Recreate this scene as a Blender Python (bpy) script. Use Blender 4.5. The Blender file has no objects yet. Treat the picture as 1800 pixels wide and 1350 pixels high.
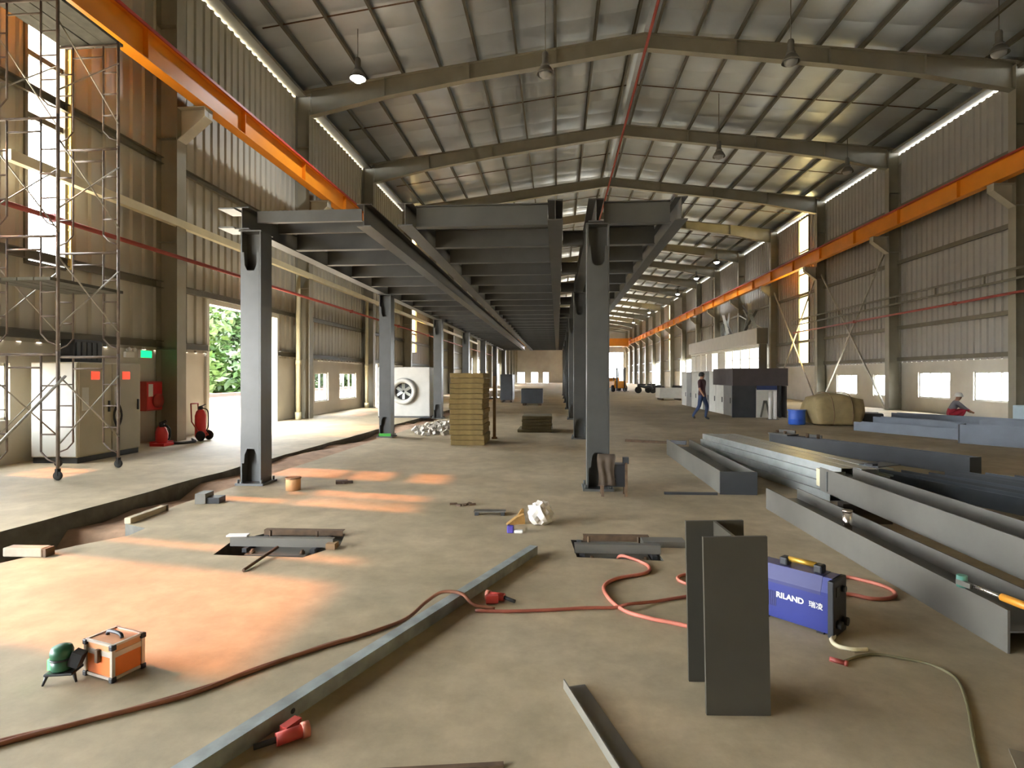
import bpy, bmesh, math, random
from mathutils import Vector, Matrix, Euler
from mathutils.geometry import tessellate_polygon

random.seed(7)
SC = bpy.context.scene
COL = SC.collection
PI = math.pi

# ------------------------------------------------------------------ camera
cam_d = bpy.data.cameras.new('camera')
cam_d.sensor_width = 36.0
cam_d.sensor_fit = 'HORIZONTAL'
cam_d.lens = 20.0
cam_d.shift_y = -14.0 / 1800.0
cam_d.clip_start = 0.05
cam_d.clip_end = 600
cam = bpy.data.objects.new('camera', cam_d)
COL.objects.link(cam)
cam.location = (0, 0, 1.5)
cam.rotation_euler = (PI / 2, 0, math.atan(0.080))
SC.camera = cam

# ------------------------------------------------------------------ sky
SKY = 24.0
world = bpy.data.worlds.new('sky')
SC.world = world
world.use_nodes = True
wn = world.node_tree.nodes
wn['Background'].inputs['Color'].default_value = (0.90, 0.95, 1.0, 1)
wn['Background'].inputs['Strength'].default_value = SKY

# ------------------------------------------------------------------ sun (low, orange, from the left wall side)
sun_d = bpy.data.lights.new('sun', 'SUN')
sun_d.energy = 5.0
sun_d.color = (1.0, 0.33, 0.10)
sun_d.angle = math.radians(1.2)
sun = bpy.data.objects.new('sun', sun_d)
COL.objects.link(sun)
sun.location = (-60, 15, 50)
sun.rotation_euler = Vector((1.0, -0.19, -0.78)).to_track_quat('-Z', 'Y').to_euler()

# ------------------------------------------------------------------ exposure
SC.view_settings.view_transform = 'Standard'
SC.view_settings.look = 'None'
SC.view_settings.gamma = 1.0
SC.view_settings.use_curve_mapping = False
SC.view_settings.exposure = 0.88
SC.cycles.use_denoising = True
SC.cycles.max_bounces = 10
SC.cycles.diffuse_bounces = 7
SC.cycles.glossy_bounces = 4
SC.cycles.transparent_max_bounces = 12
SC.cycles.sample_clamp_indirect = 8.0
SC.cycles.caustics_reflective = False
SC.cycles.caustics_refractive = False


# ================================================================== helpers
def lin(c):
    out = []
    for v in c:
        v = v / 255.0
        out.append(v / 12.92 if v <= 0.04045 else ((v + 0.055) / 1.055) ** 2.4)
    return (out[0], out[1], out[2], 1.0)


MATS = {}


def mat(name, rgb, rough=0.6, metal=0.0, var=0.12, scale=4.0, bump=0.0, bscale=40.0, spec=0.5, detail=5.0):
    """Plain procedural surface: base colour broken up by noise, with optional fine relief."""
    if name in MATS:
        return MATS[name]
    m = bpy.data.materials.new(name)
    m.use_nodes = True
    nt = m.node_tree
    b = nt.nodes['Principled BSDF']
    b.inputs['Roughness'].default_value = rough
    b.inputs['Metallic'].default_value = metal
    b.inputs['Specular IOR Level'].default_value = spec
    tc = nt.nodes.new('ShaderNodeTexCoord')
    n = nt.nodes.new('ShaderNodeTexNoise')
    n.inputs['Scale'].default_value = scale
    n.inputs['Detail'].default_value = detail
    nt.links.new(tc.outputs['Object'], n.inputs['Vector'])
    r = nt.nodes.new('ShaderNodeValToRGB')
    c = lin(rgb)
    r.color_ramp.elements[0].position = 0.3
    r.color_ramp.elements[1].position = 0.7
    r.color_ramp.elements[0].color = (c[0] * (1 - var), c[1] * (1 - var), c[2] * (1 - var), 1)
    r.color_ramp.elements[1].color = (min(1, c[0] * (1 + var)), min(1, c[1] * (1 + var)), min(1, c[2] * (1 + var)), 1)
    nt.links.new(n.outputs['Fac'], r.inputs['Fac'])
    nt.links.new(r.outputs['Color'], b.inputs['Base Color'])
    if bump > 0:
        n2 = nt.nodes.new('ShaderNodeTexNoise')
        n2.inputs['Scale'].default_value = bscale
        n2.inputs['Detail'].default_value = 4
        nt.links.new(tc.outputs['Object'], n2.inputs['Vector'])
        bp = nt.nodes.new('ShaderNodeBump')
        bp.inputs['Strength'].default_value = bump
        bp.inputs['Distance'].default_value = 0.01
        nt.links.new(n2.outputs['Fac'], bp.inputs['Height'])
        nt.links.new(bp.outputs['Normal'], b.inputs['Normal'])
    MATS[name] = m
    return m


def emit(name, rgb, strength):
    if name in MATS:
        return MATS[name]
    m = bpy.data.materials.new(name)
    m.use_nodes = True
    nt = m.node_tree
    b = nt.nodes['Principled BSDF']
    b.inputs['Base Color'].default_value = lin(rgb)
    b.inputs['Emission Color'].default_value = lin(rgb)
    b.inputs['Emission Strength'].default_value = strength
    MATS[name] = m
    return m


def glass(name, tint=(1, 1, 1), gloss=0.08):
    m = bpy.data.materials.new(name)
    m.use_nodes = True
    nt = m.node_tree
    nt.nodes.remove(nt.nodes['Principled BSDF'])
    t = nt.nodes.new('ShaderNodeBsdfTransparent')
    t.inputs['Color'].default_value = (*tint, 1)
    g = nt.nodes.new('ShaderNodeBsdfGlossy')
    g.inputs['Roughness'].default_value = 0.05
    mx = nt.nodes.new('ShaderNodeMixShader')
    mx.inputs['Fac'].default_value = gloss
    nt.links.new(t.outputs[0], mx.inputs[1])
    nt.links.new(g.outputs[0], mx.inputs[2])
    nt.links.new(mx.outputs[0], nt.nodes['Material Output'].inputs['Surface'])
    MATS[name] = m
    return m


def translucent(name, rgb, clear=0.0):
    m = bpy.data.materials.new(name)
    m.use_nodes = True
    nt = m.node_tree
    nt.nodes.remove(nt.nodes['Principled BSDF'])
    t = nt.nodes.new('ShaderNodeBsdfTranslucent')
    t.inputs['Color'].default_value = lin(rgb)
    d = nt.nodes.new('ShaderNodeBsdfTransparent')
    d.inputs['Color'].default_value = lin(rgb)
    mx = nt.nodes.new('ShaderNodeMixShader')
    mx.inputs['Fac'].default_value = clear
    nt.links.new(t.outputs[0], mx.inputs[1])
    nt.links.new(d.outputs[0], mx.inputs[2])
    nt.links.new(mx.outputs[0], nt.nodes['Material Output'].inputs['Surface'])
    MATS[name] = m
    return m


class MB:
    """Collects simple solids into one bmesh; build() links them as ONE mesh object."""

    def __init__(self):
        self.bm = bmesh.new()

    def _faces(self, vs, fs, smooth=False):
        v = [self.bm.verts.new(p) for p in vs]
        for f in fs:
            try:
                fc = self.bm.faces.new([v[i] for i in f])
                fc.smooth = smooth
            except ValueError:
                pass
        return v

    def box(self, x0, x1, y0, y1, z0, z1):
        vs = [(x0, y0, z0), (x1, y0, z0), (x1, y1, z0), (x0, y1, z0), (x0, y0, z1), (x1, y0, z1), (x1, y1, z1), (x0, y1, z1)]
        self._faces(vs, [(0, 3, 2, 1), (4, 5, 6, 7), (0, 1, 5, 4), (1, 2, 6, 5), (2, 3, 7, 6), (3, 0, 4, 7)])
        return self

    def obox(self, c, size, rot=(0, 0, 0)):
        R = Euler(rot).to_matrix()
        c = Vector(c)
        sx, sy, sz = size[0] / 2, size[1] / 2, size[2] / 2
        vs = [c + R @ Vector(p) for p in [(-sx, -sy, -sz), (sx, -sy, -sz), (sx, sy, -sz), (-sx, sy, -sz), (-sx, -sy, sz), (sx, -sy, sz), (sx, sy, sz), (-sx, sy, sz)]]
        self._faces(vs, [(0, 3, 2, 1), (4, 5, 6, 7), (0, 1, 5, 4), (1, 2, 6, 5), (2, 3, 7, 6), (3, 0, 4, 7)])
        return self

    def bbox(self, x0, x1, y0, y1, z0, z1, bev=0.01, seg=2):
        b2 = bmesh.new()
        bmesh.ops.create_cube(b2, size=1.0)
        for v in b2.verts:
            v.co = Vector(((x0 + x1) / 2 + v.co.x * (x1 - x0), (y0 + y1) / 2 + v.co.y * (y1 - y0), (z0 + z1) / 2 + v.co.z * (z1 - z0)))
        bmesh.ops.bevel(b2, geom=b2.edges[:], offset=bev, segments=seg, affect='EDGES', profile=0.5)
        self._merge(b2)
        return self

    def _merge(self, b2):
        b2.verts.index_update()
        vs = [v.co.copy() for v in b2.verts]
        fs = [[v.index for v in f.verts] for f in b2.faces]
        b2.free()
        self._faces(vs, fs)

    def bar(self, p0, p1, w, t, up=(0, 0, 1)):
        """rectangular bar from p0 to p1, t along up, w sideways"""
        p0, p1, up = Vector(p0), Vector(p1), Vector(up)
        d = (p1 - p0).normalized()
        s = d.cross(up)
        if s.length < 1e-6:
            s = d.cross(Vector((1, 0, 0)))
        s.normalize()
        u = s.cross(d).normalized()
        a, b = s * w / 2, u * t / 2
        vs = [p0 - a - b, p0 + a - b, p1 + a - b, p1 - a - b, p0 - a + b, p0 + a + b, p1 + a + b, p1 - a + b]
        self._faces(vs, [(0, 3, 2, 1), (4, 5, 6, 7), (0, 1, 5, 4), (1, 2, 6, 5), (2, 3, 7, 6), (3, 0, 4, 7)])
        return self

    def tube(self, pts, r, n=8, caps=True, radii=None):
        pts = [Vector(p) for p in pts]
        rings = []
        prev = None
        for i, p in enumerate(pts):
            d = (pts[min(i + 1, len(pts) - 1)] - pts[max(i - 1, 0)])
            d = d.normalized() if d.length > 1e-9 else Vector((0, 0, 1))
            if prev is None:
                a = d.orthogonal().normalized()
            else:
                a = (prev - d * prev.dot(d))
                a = a.normalized() if a.length > 1e-6 else d.orthogonal().normalized()
            prev = a
            b = d.cross(a)
            rr = radii[i] if radii else r
            rings.append([self.bm.verts.new(p + (a * math.cos(k * 2 * PI / n) + b * math.sin(k * 2 * PI / n)) * rr) for k in range(n)])
        for i in range(len(rings) - 1):
            for k in range(n):
                f = self.bm.faces.new([rings[i][k], rings[i][(k + 1) % n], rings[i + 1][(k + 1) % n], rings[i + 1][k]])
                f.smooth = n > 5
        if caps:
            self.bm.faces.new(list(reversed(rings[0])))
            self.bm.faces.new(rings[-1])
        return self

    def cyl(self, p0, p1, r, n=12, r2=None):
        return self.tube([p0, p1], r, n, True, [r, r if r2 is None else r2])

    def lathe(self, prof, c=(0, 0, 0), n=20, axis='Z'):
        """prof: list of (radius, height)"""
        c = Vector(c)
        rings = []
        for (r, h) in prof:
            ring = []
            for k in range(n):
                a = 2 * PI * k / n
                if axis == 'Z':
                    p = Vector((r * math.cos(a), r * math.sin(a), h))
                elif axis == 'Y':
                    p = Vector((r * math.cos(a), h, r * math.sin(a)))
                else:
                    p = Vector((h, r * math.cos(a), r * math.sin(a)))
                ring.append(self.bm.verts.new(c + p))
            rings.append(ring)
        for i in range(len(rings) - 1):
            for k in range(n):
                f = self.bm.faces.new([rings[i][k], rings[i][(k + 1) % n], rings[i + 1][(k + 1) % n], rings[i + 1][k]])
                f.smooth = True
        for ring in (rings[0], rings[-1]):
            try:
                self.bm.faces.new(ring)
            except ValueError:
                pass
        return self

    def prism(self, poly, axis, a0, a1):
        """poly = 2-D points; axis 'X': (y,z), 'Y': (x,z), 'Z': (x,y)"""
        def P(q, a):
            return {'X': (a, q[0], q[1]), 'Y': (q[0], a, q[1]), 'Z': (q[0], q[1], a)}[axis]
        n = len(poly)
        v0 = [self.bm.verts.new(P(q, a0)) for q in poly]
        v1 = [self.bm.verts.new(P(q, a1)) for q in poly]
        for k in range(n):
            self.bm.faces.new([v0[k], v0[(k + 1) % n], v1[(k + 1) % n], v1[k]])
        self.bm.faces.new(list(reversed(v0)))
        self.bm.faces.new(v1)
        return self

    def ibeam(self, L, h, w, tf, tw, axis='Y', c=(0, 0, 0), side=False):
        """I section of length L from c along axis; h = depth, w = flange width; side=True turns the web flat"""
        hw, hh, a = w / 2, h / 2, tw / 2
        poly = [(-hw, -hh), (hw, -hh), (hw, -hh + tf), (a, -hh + tf), (a, hh - tf), (hw, hh - tf), (hw, hh), (-hw, hh), (-hw, hh - tf), (-a, hh - tf), (-a, -hh + tf), (-hw, -hh + tf)]
        if side:
            poly = [(-q[1], q[0]) for q in poly]
        cx, cy, cz = c
        if axis == 'Y':
            self.prism([(q[0] + cx, q[1] + cz) for q in poly], 'Y', cy, cy + L)
        elif axis == 'X':
            self.prism([(q[0] + cy, q[1] + cz) for q in poly], 'X', cx, cx + L)
        else:
            self.prism([(q[0] + cx, q[1] + cy) for q in poly], 'Z', cz, cz + L)
        return self

    def channel(self, L, h, w, t, axis='Y', c=(0, 0, 0), flip=1, lip=0.0):
        """C section opening to +-x, height h in z, width w"""
        f = flip
        poly = [(0, 0), (w * f, 0), (w * f, t + lip), ((w - t) * f, t + lip), ((w - t) * f, t), (t * f, t), (t * f, h - t), ((w - t) * f, h - t), ((w - t) * f, h - t - lip), (w * f, h - t - lip), (w * f, h), (0, h)]
        cx, cy, cz = c
        if axis == 'Y':
            self.prism([(q[0] + cx, q[1] + cz) for q in poly], 'Y', cy, cy + L)
        else:
            self.prism([(q[0] + cy, q[1] + cz) for q in poly], 'X', cx, cx + L)
        return self

    def mesh(self, name):
        bmesh.ops.recalc_face_normals(self.bm, faces=self.bm.faces[:])
        me = bpy.data.meshes.new(name)
        self.bm.to_mesh(me)
        self.bm.free()
        return me

    def build(self, name, m, parent=None, loc=(0, 0, 0), rot=(0, 0, 0)):
        return put(name, self.mesh(name), m, parent, loc, rot)


def put(name, me, m, parent=None, loc=(0, 0, 0), rot=(0, 0, 0), scale=(1, 1, 1)):
    if m is not None and len(me.materials) == 0:
        me.materials.append(m)
    o = bpy.data.objects.new(name, me)
    COL.objects.link(o)
    o.parent = parent
    o.location = loc
    o.rotation_euler = rot
    o.scale = scale
    return o


def thing(name, label, cat, loc=(0, 0, 0), rz=0.0, group=None):
    o = bpy.data.objects.new(name, None)
    o.empty_display_size = 0.2
    COL.objects.link(o)
    o.location = loc
    o.rotation_euler = (0, 0, rz)
    return tag(o, label, cat, group)


def tag(o, label, cat, group=None):
    o['label'] = label
    o['category'] = cat
    if group:
        o['group'] = group
    return o


def structure(o, label=None):
    o['kind'] = 'structure'
    if label:
        o['label'] = label
    return o


def stuff(o):
    o['kind'] = 'stuff'
    return o


def smooth_path(pts, k=6):
    """Catmull-Rom through the points"""
    P = [Vector(p) for p in pts]
    P = [P[0] * 2 - P[1]] + P + [P[-1] * 2 - P[-2]]
    out = []
    for i in range(1, len(P) - 2):
        for j in range(k):
            t = j / k
            a, b, c, d = P[i - 1], P[i], P[i + 1], P[i + 2]
            out.append(0.5 * ((2 * b) + (c - a) * t + (2 * a - 5 * b + 4 * c - d) * t * t + (3 * b - a - 3 * c + d) * t ** 3))
    out.append(P[-2])
    return out


# ================================================================== materials
def concrete_floor():
    m = bpy.data.materials.new('concrete_floor')
    m.use_nodes = True
    nt = m.node_tree
    N, L = nt.nodes, nt.links
    b = N['Principled BSDF']
    tc = N.new('ShaderNodeTexCoord')
    n1 = N.new('ShaderNodeTexNoise'); n1.inputs['Scale'].default_value = 0.55; n1.inputs['Detail'].default_value = 8; n1.inputs['Roughness'].default_value = 0.62
    n2 = N.new('ShaderNodeTexNoise'); n2.inputs['Scale'].default_value = 3.5; n2.inputs['Detail'].default_value = 9; n2.inputs['Roughness'].default_value = 0.7
    n3 = N.new('ShaderNodeTexNoise'); n3.inputs['Scale'].default_value = 60; n3.inputs['Detail'].default_value = 3
    for n in (n1, n2, n3):
        L.new(tc.outputs['Object'], n.inputs['Vector'])
    r1 = N.new('ShaderNodeValToRGB')
    r1.color_ramp.elements[0].position = 0.32; r1.color_ramp.elements[0].color = lin((146, 134, 108))
    r1.color_ramp.elements[1].position = 0.70; r1.color_ramp.elements[1].color = lin((184, 166, 137))
    L.new(n1.outputs['Fac'], r1.inputs['Fac'])
    r2 = N.new('ShaderNodeValToRGB')
    r2.color_ramp.elements[0].position = 0.34; r2.color_ramp.elements[0].color = (0.72, 0.72, 0.68, 1)
    r2.color_ramp.elements[1].position = 0.62; r2.color_ramp.elements[1].color = (1.08, 1.06, 1.03, 1)
    L.new(n2.outputs['Fac'], r2.inputs['Fac'])
    mx = N.new('ShaderNodeMix'); mx.data_type = 'RGBA'; mx.blend_type = 'MULTIPLY'; mx.inputs['Factor'].default_value = 0.8
    L.new(r1.outputs['Color'], mx.inputs['A']); L.new(r2.outputs['Color'], mx.inputs['B'])
    L.new(mx.outputs['Result'], b.inputs['Base Color'])
    rr = N.new('ShaderNodeMapRange'); rr.inputs['To Min'].default_value = 0.55; rr.inputs['To Max'].default_value = 0.85
    L.new(n2.outputs['Fac'], rr.inputs['Value']); L.new(rr.outputs['Result'], b.inputs['Roughness'])
    bp = N.new('ShaderNodeBump'); bp.inputs['Strength'].default_value = 0.12; bp.inputs['Distance'].default_value = 0.004
    L.new(n3.outputs['Fac'], bp.inputs['Height']); L.new(bp.outputs['Normal'], b.inputs['Normal'])
    return m


M_FLOOR = concrete_floor()
M_PLASTER = mat('painted_plaster', (205, 200, 188), 0.8, 0, 0.06, 1.5, 0.1, 30)
M_CLAD = mat('khaki_cladding', (172, 167, 151), 0.45, 0.0, 0.08, 0.8)
M_CLAD_R = mat('grey_cladding', (160, 157, 150), 0.5, 0.0, 0.08, 0.8)
M_GIRT = mat('girt_steel', (104, 99, 84), 0.55, 0.1, 0.1, 2)
M_FRAME = mat('frame_steel', (142, 137, 120), 0.5, 0.1, 0.1, 1.5)
M_PURLIN = mat('purlin_steel', (92, 88, 76), 0.5, 0.25, 0.12, 2)
M_FOIL = mat('roof_foil', (208, 216, 222), 0.42, 0.75, 0.10, 0.7)
def vary_by_object(m, amount):
    nt = m.node_tree
    b = nt.nodes['Principled BSDF']
    src = b.inputs['Base Color'].links[0].from_socket
    oi = nt.nodes.new('ShaderNodeObjectInfo')
    mr = nt.nodes.new('ShaderNodeMapRange')
    mr.inputs['To Min'].default_value = 1 - amount
    mr.inputs['To Max'].default_value = 1.0
    nt.links.new(oi.outputs['Random'], mr.inputs['Value'])
    mx = nt.nodes.new('ShaderNodeVectorMath'); mx.operation = 'SCALE'
    nt.links.new(src, mx.inputs[0]); nt.links.new(mr.outputs['Result'], mx.inputs['Scale'])
    nt.links.new(mx.outputs['Vector'], b.inputs['Base Color'])
    r2 = nt.nodes.new('ShaderNodeMapRange')
    r2.inputs['To Min'].default_value = 0.30; r2.inputs['To Max'].default_value = 0.48
    nt.links.new(oi.outputs['Random'], r2.inputs['Value'])
    nt.links.new(r2.outputs['Result'], b.inputs['Roughness'])


vary_by_object(M_FOIL, 0.18)
M_ORANGE = mat('orange_paint', (226, 140, 26), 0.45, 0, 0.08, 1.2)
M_RED = mat('red_paint', (170, 58, 48), 0.5, 0, 0.1, 2)
M_REDPIPE = mat('red_pipe_paint', (150, 66, 56), 0.55, 0, 0.12, 2)
M_CREAM = mat('cream_paint', (206, 196, 160), 0.55, 0, 0.08, 2)
M_MEZZ = mat('grey_primer_steel', (74, 75, 73), 0.42, 0.15, 0.14, 2.5)
M_MEZZ2 = mat('grey_primer_flange', (96, 98, 96), 0.42, 0.15, 0.12, 2.5)
M_STEEL = mat('primed_beam', (98, 95, 87), 0.5, 0.1, 0.1, 3)
M_DARKSTEEL = mat('dark_beam', (60, 62, 64), 0.5, 0.2, 0.15, 3)
M_STUB = mat('stub_primer', (58, 55, 46), 0.55, 0.1, 0.1, 4, 0.05, 60)
M_GALV = mat('galvanized', (170, 174, 170), 0.4, 0.5, 0.12, 6)
M_RUST = mat('rusty_steel', (92, 72, 52), 0.8, 0.1, 0.3, 12)
M_BLACK = mat('black_plastic', (28, 29, 32), 0.5, 0, 0.15, 10)
M_WHITE = mat('white_paint', (226, 224, 216), 0.6, 0, 0.04, 3)
M_WHITESTEEL = mat('white_steel', (200, 198, 186), 0.5, 0, 0.06, 3)
M_DIRT = mat('trench_dirt', (158, 128, 102), 0.95, 0, 0.25, 5, 0.6, 14)
M_PITWALL = mat('broken_concrete', (96, 94, 86), 0.9, 0, 0.25, 6, 0.5, 20)
M_GLASS = glass('window_glass')
M_YELLOWSHEET = translucent('yellow_light_sheet', (255, 238, 196), 0.25)
M_WHITESHEET = translucent('clear_light_sheet', (255, 250, 240), 0.12)
M_CABINET = mat('cabinet_paint', (176, 168, 144), 0.5, 0, 0.05, 3)
M_CABSIDE = mat('cabinet_side_paint', (206, 206, 198), 0.5, 0, 0.05, 3)
M_SCAF = mat('scaffold_paint', (110, 98, 88), 0.6, 0.2, 0.25, 8)
M_GALVPIPE = mat('scaffold_galvanized', (168, 164, 150), 0.45, 0.4, 0.15, 8)
M_CABLE = mat('orange_cable', (186, 108, 88), 0.55, 0, 0.1, 8)
M_CABLE_DARK = mat('brown_cable', (122, 74, 48), 0.6, 0, 0.15, 8)
M_RUBBER = mat('rubber', (34, 33, 31), 0.8, 0, 0.2, 10)
M_OLIVE = mat('mineral_wool', (122, 103, 62), 0.95, 0, 0.16, 7, 0.4, 50)
M_OLIVE_D = mat('mineral_wool_dark', (92, 82, 56), 0.95, 0, 0.16, 7, 0.4, 50)

# ================================================================== dimensions of the hall
XL, XR = -9.3, 15.2          # inner faces of the wall cladding
XM = 2.95                    # ridge
FRAME_Y = [-8.4, -1.4, 5.6] + [12.6 + 7 * k for k in range(17)]
Y0, Y1 = -14.0, 124.9
DADO = 2.1


def roof_z(x):               # underside of the roof sheets
    return 13.3 - 0.125 * abs(x - XM)


# ================================================================== floor with trench and pits
def build_floor():
    TZ = -0.34
    random.seed(3)
    # ragged trench edges: wall side and hall side
    left = [(-5.42, -14.0), (-5.38, 2.0), (-5.36, 4.4)]
    y = 5.0
    while y < 26:
        left.append((-5.34 + 0.028 * (y - 5) + random.uniform(-0.03, 0.03), y)); y += 0.5
    left += [(-4.72, 27.5), (-4.66, 40.0)]
    right = [(-4.62, -14.0), (-4.6, 3.9), (-4.42, 4.3), (-4.25, 4.7), (-4.02, 5.05), (-4.05, 5.3), (-4.38, 5.45)]
    y = 5.9
    while y < 26:
        right.append((-4.42 + 0.02 * (y - 5) + random.uniform(-0.025, 0.025), y)); y += 0.55
    right += [(-4.0, 27.5), (-4.1, 40.0)]
    pits = [[(-2.88, 4.56), (-2.1, 4.55), (-1.92, 4.9), (-2.0, 5.22), (-2.75, 5.26), (-2.95, 4.95)],
            [(0.16, 4.74), (0.86, 4.70), (0.84, 5.2), (0.12, 5.24)]]
    b = MB()

    def fill(loops):
        allp = [p for l in loops for p in l]
        tris = tessellate_polygon([[Vector((p[0], p[1], 0)) for p in l] for l in loops])
        vs = [b.bm.verts.new((p[0], p[1], 0)) for p in allp]
        for t in tris:
            try:
                b.bm.faces.new([vs[i] for i in t])
            except ValueError:
                pass
    fill([[(XL - 0.15, Y0)] + left + [(-4.4, 41.0), (-4.4, Y1), (XL - 0.15, Y1)]])
    fill([[(-4.4, Y1), (-4.4, 41.0)] + list(reversed(right)) + [(XR + 0.15, Y0), (XR + 0.15, Y1)]] + pits)
    bmesh.ops.recalc_face_normals(b.bm, faces=b.bm.faces[:])
    for f in b.bm.faces:
        if f.normal.z < 0:
            f.normal_flip()
    me = bpy.data.meshes.new('floor')
    b.bm.to_mesh(me)
    b.bm.free()
    floor = structure(put('floor', me, M_FLOOR), 'dusty beige concrete slab floor of the factory hall')
    # trench walls + bed
    w = MB()
    for edge in (left, right):
        for a, c in zip(edge[:-1], edge[1:]):
            w._faces([(a[0], a[1], 0), (c[0], c[1], 0), (c[0], c[1], -0.7), (a[0], a[1], -0.7)], [(0, 1, 2, 3)])
    w._faces([(-4.66, 40, 0), (-4.1, 40, 0), (-4.1, 40, -0.7), (-4.66, 40, -0.7)], [(0, 1, 2, 3)])
    w.build('trench_wall', M_PITWALL, floor)
    bed = MB()
    random.seed(5)
    ny, nx = 120, 6
    grid = []
    for j in range(ny + 1):
        yy = -14 + 54.0 * (j / ny)
        row = []
        for i in range(nx + 1):
            xx = -5.6 + 1.75 * i / nx
            z = -0.62 if yy < 5.6 else (-0.20 if yy < 8 else -0.10 - 0.04 * math.sin(yy))
            z += random.uniform(-0.05, 0.05)
            row.append(bed.bm.verts.new((xx, yy, z)))
        grid.append(row)
    for j in range(ny):
        for i in range(nx):
            f = bed.bm.faces.new([grid[j][i], grid[j][i + 1], grid[j + 1][i + 1], grid[j + 1][i]])
            f.smooth = True
    bed.build('trench_bed', M_DIRT, floor)
    for pit in pits:
        pw = MB()
        n = len(pit)
        for k in range(n):
            a, c = pit[k], pit[(k + 1) % n]
            pw._faces([(a[0], a[1], 0), (c[0], c[1], 0), (c[0], c[1], -0.45), (a[0], a[1], -0.45)], [(0, 1, 2, 3)])
        pw._faces([(p[0], p[1], -0.45) for p in pit], [tuple(range(n))])
        pw.build('pit_lining', M_PITWALL, floor)
    return floor


FLOOR = build_floor()

# outside ground and far greenery base
g = MB()
g.box(-140, XL - 0.2, -60, 200, -0.2, -0.04)
structure(g.build('ground', mat('outside_paving', (196, 186, 166), 0.9, 0, 0.1, 0.6)), 'pale paved ground outside the left doorway')
g = MB()
g.box(XR + 0.2, 140, -60, 200, -0.2, -0.04)
structure(g.build('ground', mat('outside_gravel', (176, 172, 160), 0.9, 0, 0.1, 0.6)), 'pale gravel ground outside the right windows')
g = MB()
g.box(XL - 0.2, XR + 0.2, Y1 + 0.3, 200, -0.2, -0.04)
g.box(XL - 0.2, XR + 0.2, -60, Y0 - 0.3, -0.2, -0.04)
structure(g.build('ground', MATS['outside_paving']), 'pale paved ground beyond the open far end')


# ================================================================== walls
def clad_mesh(w, h, cache={}):
    key = (round(w, 3), round(h, 3))
    if key in cache:
        return cache[key]
    n = max(1, round(w / 0.34))
    p = w / n
    prof = []
    for k in range(n):
        o = k * p
        prof += [(o, 0), (o + p * 0.62, 0), (o + p * 0.70, 0.05), (o + p * 0.92, 0.05)]
    prof.append((w, 0))
    b = MB()
    top = [b.bm.verts.new((q[1], q[0], h)) for q in prof]
    bot = [b.bm.verts.new((q[1], q[0], 0)) for q in prof]
    back_t = [b.bm.verts.new((q[1] - 0.03, q[0], h)) for q in prof]
    back_b = [b.bm.verts.new((q[1] - 0.03, q[0], 0)) for q in prof]
    for k in range(len(prof) - 1):
        b.bm.faces.new([bot[k], bot[k + 1], top[k + 1], top[k]])
        b.bm.faces.new([back_b[k + 1], back_b[k], back_t[k], back_t[k + 1]])
    b.bm.faces.new([bot[0], top[0], back_t[0], back_b[0]])
    b.bm.faces.new([top[-1], bot[-1], back_b[-1], back_t[-1]])
    cache[key] = b.mesh('cladding_panel')
    return cache[key]


def fill_cladding(parent, side, y0, y1, z0, z1, m, wid=1.0):
    """side +1: left wall (ribs face +x), -1: right wall"""
    n = max(1, round((y1 - y0) / wid))
    w = (y1 - y0) / n
    for k in range(n):
        me = clad_mesh(w, z1 - z0)
        if side > 0:
            o = bpy.data.objects.new('cladding_panel', me)
            o.location = (XL, y0 + k * w, z0)
        else:
            o = bpy.data.objects.new('cladding_panel', me)
            o.location = (XR, y0 + (k + 1) * w, z0)
            o.rotation_euler = (0, 0, PI)
        if not me.materials:
            me.materials.append(m)
        else:
            o.material_slots  # shared mesh: material comes from the object slot below
        COL.objects.link(o)
        o.parent = parent
        o.material_slots[0].link = 'OBJECT'
        o.material_slots[0].material = m


def dado_mesh(b, x0, x1, openings, ytop):
    ys = [Y0]
    for (a, c, z0, z1) in sorted(openings):
        b.box(x0, x1, ys[-1], a, 0, ytop)
        if z0 > 0.01:
            b.box(x0, x1, a, c, 0, z0)
        if z1 < ytop - 0.01:
            b.box(x0, x1, a, c, z1, ytop)
        ys.append(c)
    b.box(x0, x1, ys[-1], Y1, 0, ytop)


L_WIN = [(8.1, 8.98, 0.75, 1.72), (21.2, 22.5, 0.5, 1.64), (23.7, 25.7, 0.5, 1.64), (29.2, 30.6, 0.5, 1.64), (43, 44.6, 0.5, 1.64), (50, 51.6, 0.5, 1.64), (57, 58.6, 0.5, 1.64)]
L_DOOR = [(-6.0, 3.6, 0, 3.42), (14.4, 18.2, 0, 3.42), (26.9, 28.7, 0, 2.1), (61, 67, 0, 3.42), (89, 94, 0, 3.42)]
R_WIN = [(20.3, 22.15, 0.6, 1.66), (23.4, 25.35, 0.6, 1.66), (27.3, 28.8, 0.55, 1.58), (30.3, 32.4, 0.55, 1.58)]
R_DOOR = [(52, 58, 0, 3.4), (66, 72, 0, 3.4), (86, 92, 0, 3.4)]
CLAD_TOP = 11.36

b = MB()
dado_mesh(b, XL - 0.2, XL, L_WIN + [(a, c, z0, min(z1, DADO)) for (a, c, z0, z1) in L_DOOR], DADO)
WALL_L = structure(b.build('wall_left', M_PLASTER), 'left hall wall, painted plaster below khaki ribbed cladding')
b = MB()
dado_mesh(b, XR, XR + 0.2, R_WIN + [(a, c, z0, min(z1, DADO)) for (a, c, z0, z1) in R_DOOR], DADO)
WALL_R = structure(b.build('wall_right', M_PLASTER), 'right hall wall, painted plaster below grey cladding')

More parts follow.
